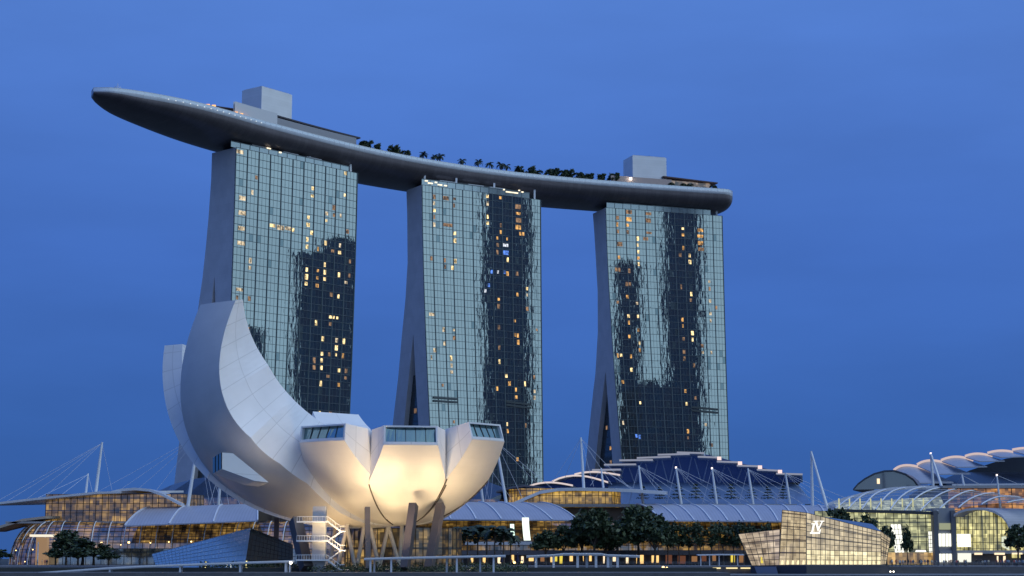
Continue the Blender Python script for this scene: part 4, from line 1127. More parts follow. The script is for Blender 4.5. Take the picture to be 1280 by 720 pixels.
# ---- stepped casino roof
cas = empty('stepped_roof_hall', (at(860, 640, 640).x, 640, 3), 'hall with stepped white roof shells over a deep blue wall, below the right tower', 'hall')
Yc = 640.0
sil = [(664, 610), (690, 603), (715, 596), (735, 590), (752, 586), (772, 581), (800, 574), (825, 569), (848, 566), (878, 567), (900, 572), (925, 579), (950, 584), (975, 590), (1001, 594)]
low_ = [(x, 603 if x > 760 else 612) for x, y in sil]
BLUEW = mat('blue_lit_wall', (0.02, 0.035, 0.10), .5, 0, (0.008, 0.028, 0.16), 0.35, var=.2, scale=.1)  # the blue light on this wall is put in as emission
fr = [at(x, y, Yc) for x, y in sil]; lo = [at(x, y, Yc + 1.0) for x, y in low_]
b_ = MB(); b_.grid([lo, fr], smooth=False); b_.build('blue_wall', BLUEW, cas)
b_ = MB()
for k in range(len(sil) - 1): b_.quad(fr[k], fr[k + 1], fr[k + 1] + Vector((4, 60, -6)), fr[k] + Vector((4, 60, -6)))
b_.quad(fr[-1], lo[-1], lo[-1] + Vector((4, 60, 0)), fr[-1] + Vector((4, 60, -6)))
b_.build('rear_roof', DKGL, cas)
SLOPE = panel_mat('steel_blue_roof', (0.12, 0.19, 0.33), 2.4, 2.4, .4, .05, .7, .08)
lf = [at(x, 603 if x < 985 else 603 + (x - 985) * .25, Yc + .5) for x in range(760, 1015, 17)]
lb = [at(640 + (x - 640) * 1.0 + (max(0, x - 960) * .42), 630, 606) for x in range(760, 1015, 17)]
b_ = MB(); b_.grid([lb, lf], smooth=False); b_.build('sloping_roof', SLOPE, cas)
b_ = MB(); q = [lb[-1], lf[-1], lf[-1] + Vector((8, 40, 0)), lb[-1] + Vector((8, 60, 0))]; b_.quad(*q); b_.build('end_roof', SLOPE, cas)
# V struts on the blue wall
for k in range(11):
    x = 772 + k * 21
    yt = interp(x + 10, [s[0] for s in sil], [s[1] for s in sil]) + 3
    b_ = MB(); a = at(x, 604.5, Yc - .3)
    b_.bar(a, at(x - 9, yt + 1, Yc - 3), .28); b_.bar(a + Vector((.35, 0, 0)), at(x + 9, yt, Yc - 3), .28); b_.build('v_strut', mat('strut_blue', (.36, .43, .6), .4), cas)
def shell(x0, x1, y0, y1, arc_h, lit, ypx_front=None):
    n_ = 9
    fpx = [(lerp(x0, x1, k / (n_ - 1)), lerp(y0, y1, k / (n_ - 1)) - arc_h * math.sin(math.pi * (k / (n_ - 1)) ** .85)) for k in range(n_)]
    f = [at(x, y, Yc - 8) for x, y in fpx]
    b = [p + Vector((5, 30, -1.2)) for p in f]
    o = slab_poly(cas, 'roof_shell', f, b, .65, CANO)
    m_ = MB()
    for k in range(n_ - 1): m_.bar(f[k] + Vector((0, -.3, -.25)), f[k + 1] + Vector((0, -.3, -.25)), .35, .55)
    m_.build('lit_edge', lit, o)
EDGE = emis('shell_edge_light', (1.0, .84, .80), .75); EDGE2 = emis('shell_edge_dim', (.62, .66, .85), .42)
for s_ in ((661, 716, 607, 606, 4.5, EDGE), (690, 760, 601, 602, 8, EDGE), (718, 775, 592, 593, 3.5, EDGE), (740, 776, 586.5, 586, 0, EDGE2), (755, 795, 580, 579.5, 0, EDGE2), (774, 816, 574.5, 574, 0, EDGE2), (796, 838, 571.5, 570, 0, EDGE2), (822, 862, 567.5, 566.5, 0, EDGE2),
           (846, 880, 564.5, 565.5, 0, EDGE2), (872, 901, 570, 571, 0, EDGE2), (896, 927, 576, 577, 0, EDGE2), (921, 951, 581, 582, 0, EDGE2), (946, 976, 586, 587.5, 0, EDGE2), (970, 1003, 591, 592, 0, EDGE2)):
    shell(*s_)
for x, y in ((899, 573), (925, 579), (950, 584), (975, 589.5)):
    b_ = MB(); b_.box(at(x, y, Yc - 8.6), (1.4, .6, 1.2)); b_.build('edge_lamp', emis('pink_edge_lamp', (1, .75, .7), 1.1), cas)

# ================================================================== CONVENTION HALL (right)
conv = empty('convention_hall', (at(1150, 705, 545).x, 545, 3), 'brightly lit glass convention hall with big arched glass canopy, right of the glass pavilion', 'hall')
GRN = (0.95, 0.92, 0.45)
HALLG = glow_glass('hall_glass', GRN, (0.34, 0.34, 0.13), 1.0, (2.5, 2.4), 4.4, .08, seed=31, contrast=(.2, .6))
HALLG2 = glow_glass('hall_arch_glass', (1.0, .88, .36), (0.36, 0.33, 0.09), 1.15, (2.2, 2.4), 4.4, .08, seed=37, contrast=(.22, .62))
h0, h1 = at(1020, 680, 548), at(1168, 680, 545)
wall_grid(conv, 'glass_front', [(h0.x, 549), (h1.x, 545)], 3, 19.4, HALLG, 2.3, 2.3, .16)
WHT = emis('white_light_panel', (1.0, 1.0, .86), 1.35)
def lit_panel(px, D_, m=WHT, name='light_panel'):
    b_ = MB(); b_.poly([at(x, y, D_) for x, y in px]); return b_.build(name, m, conv)
lit_panel([(1119, 694), (1131, 694), (1126, 655), (1113, 655)], 545.6)
lit_panel([(1161.5, 694.5), (1169.5, 694.5), (1167.5, 664), (1160, 664)], 544.6)
lit_panel([(1134, 690), (1139, 690), (1139, 687.5), (1134, 687.5)], 545)
lit_panel([(1144, 690), (1158, 690), (1157, 687.5), (1145, 687.5)], 545)
for A_, B_, C_, D4 in (((1119, 694), (1131, 694), (1126, 655), (1113, 655)), ((1161.5, 694.5), (1169.5, 694.5), (1167.5, 664), (1160, 664))):
    b_ = MB()
    for q in range(7): b_.bar(at(lerp(A_[0], D4[0], q / 6), lerp(A_[1], D4[1], q / 6), 544.4), at(lerp(B_[0], C_[0], q / 6), lerp(B_[1], C_[1], q / 6), 544.4), .14)
    for q in range(4): b_.bar(at(lerp(A_[0], B_[0], q / 3), A_[1], 544.38), at(lerp(D4[0], C_[0], q / 3), D4[1], 544.38), .12)
    b_.build('light_panel_frame', mat('panel_frame', (.2, .2, .2), .6), conv)
# grey pier block with its windows
pa, pb = at(1168.5, 680, 541), at(1195, 680, 541)
GREYP = mat('grey_pier', (.30, .31, .33), .7, var=.1, scale=.2)
b_ = MB(); b_.box(((pa.x + pb.x) / 2, 546, 11.6), (pb.x - pa.x, 10, 17.2)); b_.build('pier_block', GREYP, conv)
for x in (1170.5, 1192.5):
    b_ = MB(); p = at(x, 690, 540); b_.box((p.x, 540, 11.2), (1.3, 1.6, 16.4)); b_.build('pier', mat('dark_pier', (.12, .125, .14), .6), conv)
lit_panel([(1173, 683), (1190, 683), (1190, 667), (1173, 667)], 540.5)
lit_panel([(1174, 703), (1191, 703), (1191, 688), (1174, 688)], 540.5)
lit_panel([(1174, 662), (1190, 662), (1190, 654), (1174, 654)], 540.5, emis('dim_window', (.9, .95, .6), .35))
for y0, y1 in ((683, 667), (703, 688)):
    for q in range(1, 4):
        x = lerp(1173, 1190.5, q / 4); b_ = MB(); b_.bar(at(x, y0, 540.42), at(x, y1, 540.42), .12); b_.build('window_bar', DARK, conv)
# arched end wall and barrel roof over it
arc = [(1192, 645), (1198, 641), (1207, 638.2), (1220, 636.5), (1232, 637.5), (1243, 640.5), (1252, 646), (1258, 653), (1262, 662), (1264, 675), (1264, 690)]
poly = [at(x, y, 541) for x, y in [(1194, 690)] + arc]
b_ = MB(); b_.poly(poly); eo = b_.build('arched_glass', HALLG2, conv)
m_ = MB()
for q in range(14):
    x = 1195 + q * 5.2; yt = interp(x, [a[0] for a in arc[:10]], [a[1] for a in arc[:10]]); m_.bar(at(x, 690, 540.9), at(x, yt, 540.9), .16)
for y in (646, 654, 662, 670, 678, 686):
    xl, xr = 1194, interp(y, [a[1] for a in arc[4:]], [a[0] for a in arc[4:]]); 
    if y < 645: xl = 1200
    m_.bar(at(xl, y, 540.88), at(xr, y, 540.88), .16)
m_.build('mullion_grid', DARK, eo)
fr = [at(x, y, 538.5) + Vector((0, 0, .5)) for x, y in arc[:-1]]
slab_poly(conv, 'arch_roof', fr, [p + Vector((60, 40, 0)) for p in fr], .7, METAL)
wall_grid(conv, 'side_glass', [(at(1264, 690, 541).x, 541), (at(1264, 690, 541).x + 40, 560)], 5, 12, HALLG2, 2.3, 2.3, .15)
lit_panel([(1197, 683.5), (1214, 683.5), (1213, 667.5), (1196, 667.5)], 540.3, emis('arch_light_panel', (1, 1, .86), 1.5))
lit_panel([(1252, 683), (1262, 688), (1258, 670), (1252, 671)], 540.3, emis('arch_light_panel2', (.95, 1, .75), .8))
b_ = MB(); p = at(1240, 690, 540); b_.box((p.x + 6, 541, 6.9), (44, 3, 1.0)); b_.build('canopy_band', CONC, conv)
b_ = MB(); b_.box((p.x + 6, 543, 4.6), (44, 1, 3.4)); b_.build('shop_wall', SHOPD, conv)
for x0, x1, y0, y1, m in ((1197, 1214, 691.5, 703, WHT), (1218, 1228, 691, 693.5, SHOPC[1]), (1243, 1256, 691, 693.5, SHOPC[1]), (1246, 1248, 695, 703, SHOPC[1]), (1254, 1257, 695, 703, SHOPC[1]), (1265, 1278, 691, 693, SHOPC[1])):
    lit_panel([(x0, y1), (x1, y1), (x1, y0), (x0, y0)], 538.9 if x0 > 1215 else 538.8, emis('ground_light', (1, 1, .85), 1.0) if x0 == 1197 else m, 'shop_window')
b_ = MB(); p = at(1100, 700, 543)
b_.box((p.x + 6, 544.2, 5.0), (26, .5, 3.6)); b_.build('ground_storey', glow_glass('ground_shop_glass', (1, .62, .2), (.2, .1, .05), .75, (1.2, 4), 9, .08, seed=41, contrast=(.2, .6)), conv)
# great ribbed glass canopy
ridge = [(1034, 632), (1060, 623.5), (1085, 617), (1115, 612), (1150, 610), (1185, 610.5), (1215, 613), (1250, 618), (1292, 626)]
eave = [(1044, 636.5), (1066, 637.5), (1090, 638), (1115, 638.5), (1140, 639.5), (1168, 640.5), (1205, 634), (1245, 629), (1296, 629.5)]
CANG = mirror_glass('canopy_glass', (.8, .88, .95), (.06, .07, .09), .35, .12)
def trans_glass():
    m, nt, b = newmat('canopy_clear_glass')
    N, L = nt.nodes.new, nt.links.new
    tr = N('ShaderNodeBsdfTransparent'); tr.inputs[0].default_value = (.80, .86, .88, 1)
    mx = N('ShaderNodeMixShader'); mx.inputs[0].default_value = .62
    b.inputs['Base Color'].default_value = (.25, .28, .33, 1); b.inputs['Roughness'].default_value = .15; b.inputs['Metallic'].default_value = .3
    L(b.outputs[0], mx.inputs[1]); L(tr.outputs[0], mx.inputs[2]); L(mx.outputs[0], nt.nodes['Material Output'].inputs[0]); return m
CLEAR = trans_glass()
RG = [at(x, y, 572) for x, y in ridge]; EV = [at(x, y, 541) for x, y in eave]
rows = [[Vector((lerp(r.x, e.x, f), lerp(r.y, e.y, f), r.z + (e.z - r.z) * f ** 1.8)) for r, e in zip(RG, EV)] for f in [j / 8 for j in range(9)]]
b_ = MB(); b_.grid(rows); can = b_.build('canopy_glazing', CLEAR, conv)
def row_at(f, u):
    j = f * 8; j0 = min(7, int(j)); k = u * 8; k0 = min(7, int(k))
    return rows[j0][k0].lerp(rows[j0][k0 + 1], k - k0).lerp(rows[j0 + 1][k0].lerp(rows[j0 + 1][k0 + 1], k - k0), j - j0)
for q in range(11):
    u = q / 11; m_ = MB(); pts = [row_at(j / 10, min(1, u + .16 * (1 - j / 10))) + Vector((0, -.1, .25)) for j in range(11)]
    m_.tube(pts, .26, 6); m_.build('canopy_rib', WHITE if q in (5, 7) else RIB, can)
for f in (.25, .4, .55, .7, .85):
    m_ = MB()
    for k in range(24): m_.bar(row_at(f, k / 24) + Vector((0, 0, .1)), row_at(f, (k + 1) / 24) + Vector((0, 0, .1)), .12)
    m_.build('purlin', RIB, can)
m_ = MB()
for k in range(40): m_.bar(row_at(1, k / 40 * .64) + Vector((0, -.2, -.3)), row_at(1, (k + 1) / 40 * .64) + Vector((0, -.2, -.3)), .7, .9)
m_.build('gutter', DARK, can)
m_ = MB()
for k in range(30): m_.bar(row_at(0, k / 30) + Vector((0, 0, .3)), row_at(0, (k + 1) / 30) + Vector((0, 0, .3)), .9, .9)
m_.build('ridge_beam', RIB, can)
# lit ceiling hall under the canopy and the terrace storey behind
p0, p1 = at(1050, 640, 556), at(1186, 640, 556)
b_ = MB(); b_.quad((p0.x, 558, 19.6), (p1.x, 558, 19.6), (p1.x, 566, 24.5), (p0.x, 566, 22.5)); b_.build('lit_back_wall', glow_glass('hall_upper_light', (.98, 1, .72), (.25, .28, .14), 1.0, (3, 1.2), 1.6, .06, seed=51, contrast=(.2, .55)), conv)
b_ = MB(); b_.box(((p0.x + p1.x) / 2, 552, 19.5), (p1.x - p0.x, 14, .3)); b_.build('hall_floor', CONC, conv)
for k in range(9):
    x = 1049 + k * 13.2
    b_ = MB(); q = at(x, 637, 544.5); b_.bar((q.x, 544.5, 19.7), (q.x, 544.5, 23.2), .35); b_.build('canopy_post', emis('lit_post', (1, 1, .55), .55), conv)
p0, p1 = at(1186, 630, 566), at(1300, 630, 566)
b_ = MB(); b_.box(((p0.x + p1.x) / 2 + 10, 570, 19), (p1.x - p0.x + 20, 8, 1.0)); b_.build('terrace', CONC, conv)
wall_grid(conv, 'terrace_glass', [(p0.x, 567), (p1.x + 20, 567)], 19.5, 27.2, glow_glass('terrace_light', (1, .45, .10), (.25, .07, .02), .9, (5, 2), 2.6, .06, seed=61, contrast=(.35, .6)), 4, 3.8, .2)
b_ = MB(); b_.box(((p0.x + p1.x) / 2 + 10, 572, 27.6), (p1.x - p0.x + 24, 14, .8)); b_.build('terrace_roof', CONC, conv)
b_ = MB(); b_.box(((p0.x + p1.x) / 2 + 25, 578, 14), (p1.x - p0.x + 60, 8, 22)); b_.build('core', MATS['dark_interior'], conv)

# ---- stepped shells of the exhibition roof behind
exh = empty('exhibition_roof', (at(1200, 640, 640).x, 640, 3), 'row of overlapping arched roof shells with lit pink edges, stepping up to the right edge of the photo', 'hall')
Ye = 640.0
b_ = MB()
body = [(1148, 620), (1148, 612), (1168, 606), (1190, 599), (1212, 588), (1236, 580), (1258, 573), (1300, 568), (1340, 566), (1340, 620)]
b_.prism([at(x, y, Ye + 8) for x, y in body], (10, 60, 0)); b_.build('body', mat('night_blue_wall', (.03, .045, .075), .5, .2, var=.15, scale=.1), exh)
b_ = MB(); b_.quad(at(1150, 612, Ye - 14), at(1340, 612, Ye - 14), at(1340, 590, Ye + 7), at(1200, 590, Ye + 7)); b_.build('sloping_roof', DKGL, exh)
b_ = MB(); b_.bar(at(1190, 606, Ye - 15), at(1340, 605, Ye - 15), .6); b_.build('gutter_rail', RIB, exh)
for (xl, yl, xp, yp, xr, yr, xt, yt) in ((1117, 588.5, 1137, 582.5, 1170, 592.8, 1192, 603), (1146, 581.5, 1166, 576.5, 1194, 584, 1213, 591.8), (1176, 576, 1196, 571.8, 1216, 577, 1234, 583), (1206, 571, 1222, 568, 1240, 571.5, 1256, 575.8), (1234, 567, 1250, 564.2, 1266, 566, 1280, 570.5), (1265, 563, 1283, 561, 1300, 563.5, 1318, 568)):
    n_ = 13; A_, P__, E_ = Vector((xl, yl, 0)), Vector((xp, yp, 0)), Vector((xr, yr, 0))
    cpt = (P__ - A_ * .25 - E_ * .25) * 2
    ed = [A_ * (1 - f) ** 2 + cpt * 2 * f * (1 - f) + E_ * f * f for f in [k / (n_ - 1) for k in range(n_)]]
    f = [at(v.x, v.y, Ye + 2) for v in ed]; tip = at(xt, yt, Ye - 10); bl = at(xl + (xt - xl) * .36, yt + .6, Ye - 10)
    bk = [bl.lerp(tip, k / (n_ - 1)) for k in range(n_)]
    o = slab_poly(exh, 'roof_shell', f, bk, .35, panel_mat('shell_sheet', (.40, .42, .48), 2.5, 2.5, .4, .2, .9, .03))
    m_ = MB()
    for k in range(n_ - 1): m_.bar(f[k] + Vector((0, -.5, .25)), f[k + 1] + Vector((0, -.5, .25)), .5, .8)
    m_.build('lit_edge', emis('pink_edge', (1, .78, .75), .62), o)
    # soffit catching the edge light
dome = [(1066, 612), (1072, 605), (1080, 599), (1092, 592.5), (1105, 589), (1118, 588.6), (1132, 593), (1142, 600), (1150, 611)]
b_ = MB(); f = [at(x, y, 618) for x, y in dome]; b_.poly(f[::-1]); b_.build('end_glass', mirror_glass('dome_glass', (.6, .7, .8), (.035, .03, .035), .25, .08), exh)
f2 = [p + Vector((0, -.6, .3)) for p in f]; slab_poly(exh, 'end_roof', f2, [p + Vector((14, 40, 0)) for p in f2], .6, DKGL)
b_ = MB(); b_.box(at(1098, 601.5, 617.6), (.9, .3, 1.8)); b_.build('lit_window', SHOPC[1], exh)

# ================================================================== GLASS PAVILION ON THE WATER
PAVG = glow_glass('pavilion_glass', (1.0, .80, .48), (.26, .16, .075), .72, (1.5, 2.2), 3.2, .10, (.8, .88, .95), 71, (.0, .5), fit=.78)
PAV_UPLIT = glow_glass('pavilion_uplit_glass', (1.0, .86, .50), (.6, .42, .16), 1.25, (1.5, 2.2), 9, .08, (.8, .88, .95), 77, (.05, .45), fit=.65)  # same glass; stronger light near the floor put into its glow
pv = empty('crystal_pavilion', (at(1030, 706, 432).x, 432, 0), 'faceted glass pavilion glowing on the water, with white monogram letters on its front', 'pavilion')
def facet(root, name, pxD, m, nu, nv, frm=.12, label=None):
    """four corners (px, py, Y): lower left, lower right, upper right, upper left; with glazing bars"""
    q = [at(*c) for c in pxD]
    b_ = MB(); NN = 6
    lu = (q[1] - q[0]).length; lv = (q[3] - q[0]).length
    rows = [[q[0].lerp(q[1], i / NN).lerp(q[3].lerp(q[2], i / NN), j / NN) for i in range(NN + 1)] for j in range(NN + 1)]
    b_.grid(rows, uvs=[[(lu * i / NN, lv * j / NN) for i in range(NN + 1)] for j in range(NN + 1)], smooth=False)
    o = b_.build(name, m, root)
    m_ = MB(); nrm = (q[1] - q[0]).cross(q[3] - q[0]).normalized() * .06
    if nrm.y > 0: nrm = -nrm
    for i in range(nu + 1):
        a, c = q[0].lerp(q[1], i / nu), q[3].lerp(q[2], i / nu); m_.bar(a + nrm, c + nrm, frm)
    for j in range(nv + 1):
        a, c = q[0].lerp(q[3], j / nv), q[1].lerp(q[2], j / nv); m_.bar(a + nrm * 1.5, c + nrm * 1.5, frm)
    m_.build('glazing_bars', mat('pavilion_frame', (.10, .095, .09), .5), o)
    return o
facet(pv, 'glass_facet', [(974, 706.5, 430), (1008, 706, 424), (1008, 641, 424), (978, 637.5, 430)], PAVG, 4, 9)
facet(pv, 'glass_facet', [(1008, 706, 424), (1101, 706, 431), (1101, 690, 431), (1008, 687, 424)], PAV_UPLIT, 16, 3)
facet(pv, 'glass_facet', [(1008, 686.9, 424), (1101, 689.9, 431), (1101, 664.5, 431), (1008, 641, 424)], PAVG, 16, 6)
facet(pv, 'glass_facet', [(1101, 706, 431), (1107, 705, 438), (1113, 673, 438), (1101, 664.5, 431)], PAVG, 3, 7)
facet(pv, 'glass_facet', [(940, 707, 436), (974, 706.5, 430.5), (975, 661.5, 430.5), (923, 667.5, 436)], glow_glass('pavilion_side_glass', (1, .80, .56), (.40, .26, .15), .85, (2, 1.6), 3.0, .14, (.8, .88, .95), 83, (.15, .55)), 6, 6)
b_ = MB(); b_.poly([at(978, 637.5, 430), at(1008, 641, 424), at(1101, 664.5, 431), at(1113, 673, 438), at(1090, 655, 452), at(990, 640, 448)]); b_.build('glass_roof', CANG, pv)
b_ = MB(); b_.poly([at(923, 667.5, 436), at(975, 661.5, 430.5), at(985, 661, 446), at(940, 666, 448)]); b_.build('glass_roof', CANG, pv)
b_ = MB(); b_.quad(at(936, 690, 449), at(1105, 690, 449), at(1100, 662, 450), at(925, 668, 449)); b_.build('rear_wall', CONC, pv)
# uplights along the foot of the front
for k in range(16):
    x = 1011 + k * 5.8; yb, D_ = 705.4, lerp(424, 431, (x - 1008) / 93) - .25
    b_ = MB(); b_.quad(at(x - 1.6, yb, D_), at(x + 1.6, yb, D_), at(x + .9, yb - 4.5, D_), at(x - .9, yb - 4.5, D_)); b_.build('uplight', emis('pavilion_uplight', (1, .85, .5), 1.25), pv)
for k in range(5):
    x = 978 + k * 6.6; b_ = MB(); D_ = lerp(430, 424, (x - 974) / 34) - .25
    b_.quad(at(x - 1.8, 705.6, D_), at(x + 1.8, 705.6, D_), at(x + 1, 700.5, D_), at(x - 1, 700.5, D_)); b_.build('uplight', MATS['pavilion_uplight'], pv)
b_ = MB(); b_.quad(at(951, 704, 433.6), at(955, 704, 433.6), at(955, 696, 433.6), at(951, 696, 433.6)); b_.build('lit_window', SHOPC[3], pv)
# the monogram: a slanted serif L crossed by a V, white
GLY = emis('monogram_light', (1, .97, .88), 1.25)
def glyph(name, strokes, Yg):
    b_ = MB()
    for poly in strokes: b_.prism([at(x, y, Yg) for x, y in poly], (0, .25, 0))
    return b_.build(name, GLY, pv)
glyph('monogram_letter', [[(1016.4, 655.4), (1018.8, 655.4), (1016.4, 665.2), (1014.0, 665.2)], [(1012.6, 665.2), (1023.4, 665.2), (1025.2, 661.6), (1026.3, 661.6), (1025.0, 667.3), (1012.6, 667.3)], [(1014.4, 654.2), (1019.6, 654.2), (1019.6, 655.4), (1014.4, 655.4)]], 423.7)
glyph('monogram_letter', [[(1018.6, 652.0), (1021.6, 652.0), (1023.6, 659.6), (1022.4, 664.2)], [(1027.0, 652.0), (1028.6, 652.0), (1022.8, 664.2), (1022.2, 662.0)], [(1024.6, 650.8), (1030.4, 650.8), (1030.4, 652.0), (1024.6, 652.0)], [(1017.0, 650.8), (1023.4, 650.8), (1023.4, 652.0), (1017.0, 652.0)]], 423.4)
b_ = MB(); b_.prism([at(974, 706.7, 429), at(1008, 706.7, 423), at(1112, 706.7, 432), at(1112, 706.7, 452), at(940, 706.7, 452), at(938, 707.4, 436)], (0, 0, -4.5)); b_.build('base', mat('dark_plinth', (.05, .055, .07), .5), pv)
b_ = MB(); b_.quad(at(948, 722, 433), at(974, 722, 428.5), at(970, 708.2, 428.7), at(943, 708.2, 433.4)); b_.build('base_panel', mat('blue_grey_panel', (.30, .34, .42), .4), pv)

# ================================================================== BLUE GLASS WEDGE (museum lobby)
wd = empty('glass_wedge', (at(260, 712, 452).x, 452, 2.9), 'faceted blue glass wedge with slanting top, in front of the left arcade', 'lobby')
BLG = mirror_glass('wedge_glass', (.6, .8, .98), (.24, .44, .68), .28, .16)
def wedge(name, px, m, nu, nv, c):
    q = [at(*p) for p in px[:3]]; q.append(at_plane(px[3][0], px[3][1], q[0], (q[1] - q[0]).cross(q[2] - q[0]).normalized())); b_ = MB()
    b_.quad(*q); o = b_.build(name, m, wd); m_ = MB(); nn = Vector((0, -.05, 0))
    for i in range(nu + 1): m_.bar(q[0].lerp(q[1], i / nu) + nn, q[3].lerp(q[2], i / nu) + nn, .08)
    for j in range(nv + 1): m_.bar(q[0].lerp(q[3], j / nv) + nn, q[1].lerp(q[2], j / nv) + nn, .08)
    m_.build('glazing_bars', c, o)
WB = mat('wedge_bars', (.24, .38, .55), .4)
wedge('glass_facet', [(197, 714, 440), (305, 714, 440), (313, 660, 446), (190, 692.5, 446)], BLG, 26, 8, WB)
wedge('glass_facet', [(305, 714, 440), (366, 714, 450), (366, 681, 454), (313, 660, 446)], mirror_glass('wedge_dark_glass', (.4, .5, .6), (.06, .085, .10), .25, .1), 12, 8, DARK)
b_ = MB(); b_.poly([at(191, 693, 447), at(312.5, 660.5, 446.3), at(365.5, 681.5, 454), at(366, 690, 470), at(230, 697, 470)]); b_.build('roof', BLG, wd)
b_ = MB(); # small arch mark and signs glowing inside the glass
for k in range(8):
    a0, a1 = math.pi * k / 8, math.pi * (k + 1) / 8; p = at(286, 712, 439.2)
    b_.bar(p + Vector((.5 * math.cos(a0), 0, .9 + .55 * math.sin(a0))), p + Vector((.5 * math.cos(a1), 0, .9 + .55 * math.sin(a1))), .22)
b_.bar(p + Vector((.5, 0, .2)), p + Vector((.5, 0, .95)), .22); b_.bar(p + Vector((-.5, 0, .2)), p + Vector((-.5, 0, .95)), .22)
b_.build('arch_sign', emis('sign_white', (.85, .95, 1), 1.2), wd)
for x, w, m in ((249, 5, emis('sign_pink', (.8, .7, .9), .5)), (271, 4, emis('sign_green', (.3, .9, .5), .35))):
    b_ = MB(); b_.box(at(x, 713, 439.3), (w * .2, .1, .35)); b_.build('sign', m, wd)

# ================================================================== TREES
LEAF = leaf_mat('leaves', (0.025, 0.042, 0.02), (0.06, 0.09, 0.035))
LEAFP = leaf_mat('palm_leaves', (0.015, 0.03, 0.018), (0.035, 0.06, 0.03))
BARK = mat('bark', (0.09, 0.07, 0.055), .9, var=.2, scale=2)
def leaf_quad(b_, p, n, s, rg):
    x = n.orthogonal().normalized(); y = n.cross(x)
    a = rg.uniform(0, 6.28); u = (x * math.cos(a) + y * math.sin(a)) * s; v = (y * math.cos(a) - x * math.sin(a)) * s * .62
    b_.quad(p - u, p - v * .9, p + u, p + v)
def rand_dir(rg):
    v = Vector((rg.gauss(0, 1), rg.gauss(0, 1), rg.gauss(0, 1))); return v.normalized()
def tree_proto(seed, lobes, n, leaf, trunk_h, trunk_r, label, group, cat='tree', name='tree'):
    """unit: metres; trunk at the origin; lobes: (x, y, z, rx, ry, rz)"""
    rg = random.Random(seed)
    r = empty(name, (0, 0, 0), label, cat, group)
    b_ = MB(); tot = sum(l[3] * l[4] * l[5] for l in lobes)
    for l in lobes:
        k = int(n * l[3] * l[4] * l[5] / tot)
        subs = [rand_dir(rg) * rg.uniform(.45, .95) for _ in range(max(5, k // 28))]
        for q in range(k):
            s = rg.choice(subs); d = s + rand_dir(rg) * (abs(rg.gauss(0, .22)) + .05)
            p = Vector((l[0] + d.x * l[3], l[1] + d.y * l[4], l[2] + d.z * l[5]))
            nn = (rand_dir(rg) + Vector((0, 0, .6))).normalized()
            leaf_quad(b_, p, nn, leaf * rg.uniform(.6, 1.3), rg)
    b_.build('crown', LEAF, r)
    t = MB(); t.tube([(0, 0, 0), (.1, 0, trunk_h * .5), (0, .1, trunk_h)], [trunk_r, trunk_r * .8, trunk_r * .55], 7)
    for l in lobes[:5]:
        t.tube([(0, 0, trunk_h * .75), (l[0] * .5, l[1] * .5, lerp(trunk_h, l[2], .5)), (l[0], l[1], l[2])], [trunk_r * .5, trunk_r * .35, trunk_r * .12], 5)
    t.build('trunk', BARK, r)
    return r
def palm_proto(seed, h, fr_len, nf, label, group):
    rg = random.Random(seed)
    r = empty('palm_tree', (0, 0, 0), label, 'palm', group)
    t = MB(); t.tube([(0, 0, 0), (.12, .05, h * .5), (.05, 0, h)], [.24, .17, .14], 7); t.build('trunk', BARK, r)
    b_ = MB()
    for k in range(nf):
        a = 6.283 * k / nf * 1.0 + rg.uniform(-.2, .2); e = rg.uniform(-.1, 1.25); L_ = fr_len * rg.uniform(.8, 1.1)
        d = Vector((math.cos(a), math.sin(a), 0)); pts = []
        p = Vector((.05, 0, h)); ang = e
        for j in range(7):
            pts.append(p.copy()); p = p + (d * math.cos(ang) + Vector((0, 0, 1)) * math.sin(ang)) * (L_ / 6); ang -= .33
        sd = Vector((-d.y, d.x, 0))
        for j in range(6):
            w = fr_len * .22 * math.sin(math.pi * (j + 1.0) / 7.5)
            for s in (-1, 1):
                m = pts[j].lerp(pts[j + 1], .5)
                b_.quad(pts[j], pts[j + 1], m + sd * s * w + d * w * .5 - Vector((0, 0, w * .55)), pts[j] + sd * s * w * .8 - Vector((0, 0, w * .45)))
    b_.build('crown', LEAFP, r)
    return r
def conifer_proto(seed, label, group):
    rg = random.Random(seed)
    r = empty('cone_tree', (0, 0, 0), label, 'tree', group); b_ = MB()
    for tier in range(5):
        z = .7 + tier * 1.0; R_ = 2.7 * (1 - tier / 5.4)
        for k in range(70):
            a = rg.uniform(0, 6.28); q = R_ * rg.uniform(.2, 1.05)
            leaf_quad(b_, Vector((q * math.cos(a), q * math.sin(a), z - q * .12 + rg.gauss(0, .12))), Vector((rg.gauss(0, .5), rg.gauss(0, .5), 1)).normalized(), .34, rg)
    b_.build('crown', LEAF, r); t = MB(); t.tube([(0, 0, 0), (0, 0, 5.2)], [.16, .05], 6); t.build('trunk', BARK, r); return r
TENS = {2: 'twenty', 3: 'thirty', 4: 'forty', 5: 'fifty', 6: 'sixty'}
ORD = ['first', 'second', 'third', 'fourth', 'fifth', 'sixth', 'seventh', 'eighth', 'ninth', 'tenth', 'eleventh', 'twelfth', 'thirteenth', 'fourteenth', 'fifteenth', 'sixteenth', 'seventeenth', 'eighteenth', 'nineteenth', 'twentieth']
def ordw(k):
    if k < 20: return ORD[k]
    t_, u_ = divmod(k + 1, 10)
    return (TENS[t_][:-1] + 'ieth') if u_ == 0 else '%s-%s' % (TENS[t_], ORD[u_ - 1])
USED = {}
def plant(proto, loc, s, rz, label, group):
    if proto.name not in USED:
        USED[proto.name] = 1; proto.location = loc; proto.rotation_euler = (0, 0, rz); proto.scale = (s, s, s) if not hasattr(s, '__len__') else s
        proto['label'] = label; proto['group'] = group; return proto
    return dup(proto, loc, rz, s, label, group)
